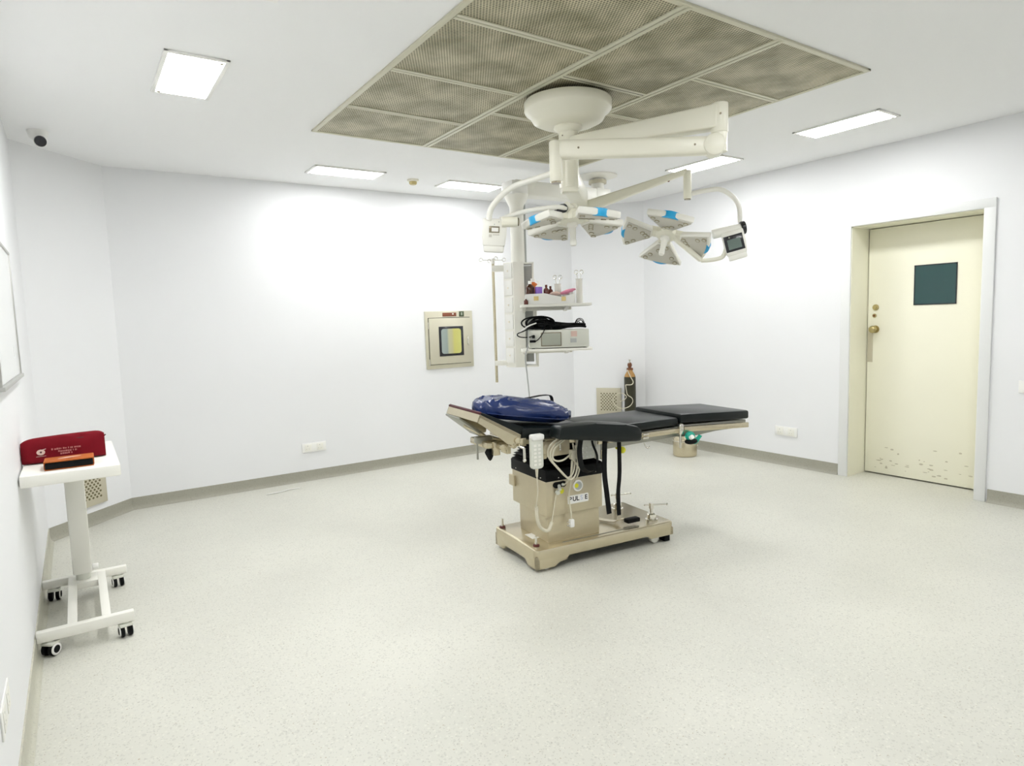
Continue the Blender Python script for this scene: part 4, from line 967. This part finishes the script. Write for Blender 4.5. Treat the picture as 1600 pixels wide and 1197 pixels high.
build('post_socket', MB().cyl((-.061, 4.335, .11), (-.061, 4.335, .17), .036, bev=.004), ['hand'], tr, True)
build('height_knob', MB().cyl((-.015, 4.335, .17), (.015, 4.335, .17), .018, bev=.003), ['white2'], tr, True)
for (cx, cy, a) in ((-.205, 3.645, R(50)), (.10, 3.645, R(98)), (.105, 4.41, R(96)), (-.205, 4.41, R(80))):
    d = Vector((math.cos(a), math.sin(a), 0)); s_ = Vector((-d.y, d.x, 0)); c0 = Vector((cx, cy, .032))
    mb = MB()
    for k in (-1, 1): mb.cyl(c0+s_*k*.008, c0+s_*k*.026, .032, bev=.005, seg=28)
    w_ = build('caster', mb, ['black'], tr, True)
    for k in (-1, 1): build('caster_cover', MB().cyl(c0+s_*k*.026, c0+s_*k*.031, .028, bev=.002).cyl(c0+s_*k*.031, c0+s_*k*.032, .018, mi=1), ['white2', 'black'], w_, True)
    build('caster_fork', MB().cyl(c0+Vector((0, 0, .03)), c0+Vector((0, 0, .048)), .016).box(-.028, .028, -.030, .030, .022, .036, .006, 0, basis(c0, d, s_, (0, 0, 1))), ['hand'], w_, True)

# maroon pouch with faded print
mp = thing('zip_pouch', 'long maroon fabric pouch with pale printed emblem on the white trolley', 'pouch', (-.085, 3.96, .866))
b = bmesh.new(); nx, nr = 40, 24
rows_ = []
for i in range(nx+1):
    t_ = i/nx; x = -.259+.352*t_; e = 1-abs(2*t_-1)**10; e = max(e, .0)
    hh = .138*(.87+.13*t_)+.002*math.sin(t_*5); ww = .05
    ring = []
    for k in range(nr):
        a = 2*PI*k/nr; cx, sy_ = math.cos(a), math.sin(a)
        px = (abs(cx)**.6)*(1 if cx > 0 else -1); pz = (abs(sy_)**.55)*(1 if sy_ > 0 else -1)
        sq = .55+.45*e
        wr = mn.noise(Vector((t_*9, cx*2, sy_*2)))*.006
        top = .5+.5*pz
        ring.append(b.verts.new((x, 3.965+px*ww*sq*(1-.35*top)+wr, .867+hh*top*(.86+.14*e))))
    rows_.append(ring)
for A, B in zip(rows_, rows_[1:]):
    for k in range(nr): b.faces.new((A[k], A[(k+1) % nr], B[(k+1) % nr], B[k]))
b.faces.new(rows_[0][::-1]); b.faces.new(rows_[-1]); bmesh.ops.recalc_face_normals(b, faces=b.faces)
for f in b.faces: f.smooth = True
build('pouch_body', MB().add(b), ['maroon'], mp, True)
build('zip_seam', MB().tube([(-.25, 3.955, .975), (-.15, 3.938, .967), (-.02, 3.934, .976), (.075, 3.945, .965)], .002), ['maroon_dark'], mp, True)
build('zip_pull', MB().tube([(.088, 3.965, .965), (.10, 3.965, .975)], .003, n=1), ['maroon_dark'], mp, True)
yf = 3.9125
Xm = basis((-.178, yf+.001, .925), (1, 0, 0), (0, .02, 1), (0, -1, .02))
mb = MB().prism([(.0175*math.cos(a), .014*math.sin(a)) for a in [k*PI/12 for k in range(24)]], 0, .0012, X=Xm)
mb.prism([(-.020, -.021), (.020, -.020), (.020, -.0185), (-.020, -.0195)], 0, .001, X=Xm)
mb.prism([(.004, .008), (.022, .014), (.022, .017), (.006, .013)], 0, .001, X=Xm)
mb.prism([(-.010, .006), (-.004, .001), (0, .006), (.006, .002), (.012, .007), (.004, .0), (.001, -.006), (-.003, -.002)], .0012, .0018, X=Xm, mi=1)
build('emblem', mb, ['print', 'maroon_dark'], mp, True)
rs = random.Random(5); mb = MB()
for r_, (zz, xa, xb) in enumerate(((.934, -.135, -.012), (.921, -.108, -.030), (.909, -.10, -.05))):
    x = xa
    while x < xb:
        l_ = .003+rs.random()*.006
        mb.box(x, min(x+l_, xb), yf-.0015, yf+.002, zz-.0026-rs.random()*.0018, zz+.003+rs.random()*.002); x += l_+.0015+(.004 if rs.random() > .8 else 0)
build('faded_lettering', mb, ['print_faint'], mp, True)

wl = thing('leather_case', 'small flat orange tan leather case with black side, in front of the maroon pouch', 'case', (-.06, 3.74, .866))
Xw = Matrix.Translation((-.063, 3.755, .866)) @ Matrix.Rotation(R(-1), 4, 'Z')
build('case_body', MB().box(-.096, .096, -.058, .062, .001, .036, .008, 0, Xw), ['black'], wl, True)
mb = MB().box(-.100, .100, -.062, .066, .036, .043, .004, 0, Xw).box(-.100, -.094, -.048, .066, .004, .040, .002, 0, Xw).box(.094, .100, -.048, .066, .004, .040, .002, 0, Xw).box(-.098, .098, -.060, .064, 0.0005, .004, .0015, 0, Xw)
build('case_cover', mb, ['tan'], wl, True)
build('worn_patch', MB().prism([(-.04, .0), (-.01, .02), (.05, .025), (.04, .012), (.0, -.005), (-.045, -.012)], .0432, .0437, X=Xw).prism([(-.005, -.035), (.012, -.022), (.016, -.026), (.0, -.038)], .0437, .0442, X=Xw, mi=1), ['print', 'maroon_dark'], wl, True)

# loose sealant strip curling off the floor by the rear wall
tag(build('sealant_strip', MB().strip([(1.33, 5.99, .004), (1.40, 5.98, .010), (1.46, 6.00, .004), (1.53, 6.01, .011), (1.60, 6.03, .005), (1.64, 6.02, .004)], (.2, 1, 0), .022, .002), ['white2']), 'short loose strip of pale sealant curling on the floor by the rear wall', 'strip')
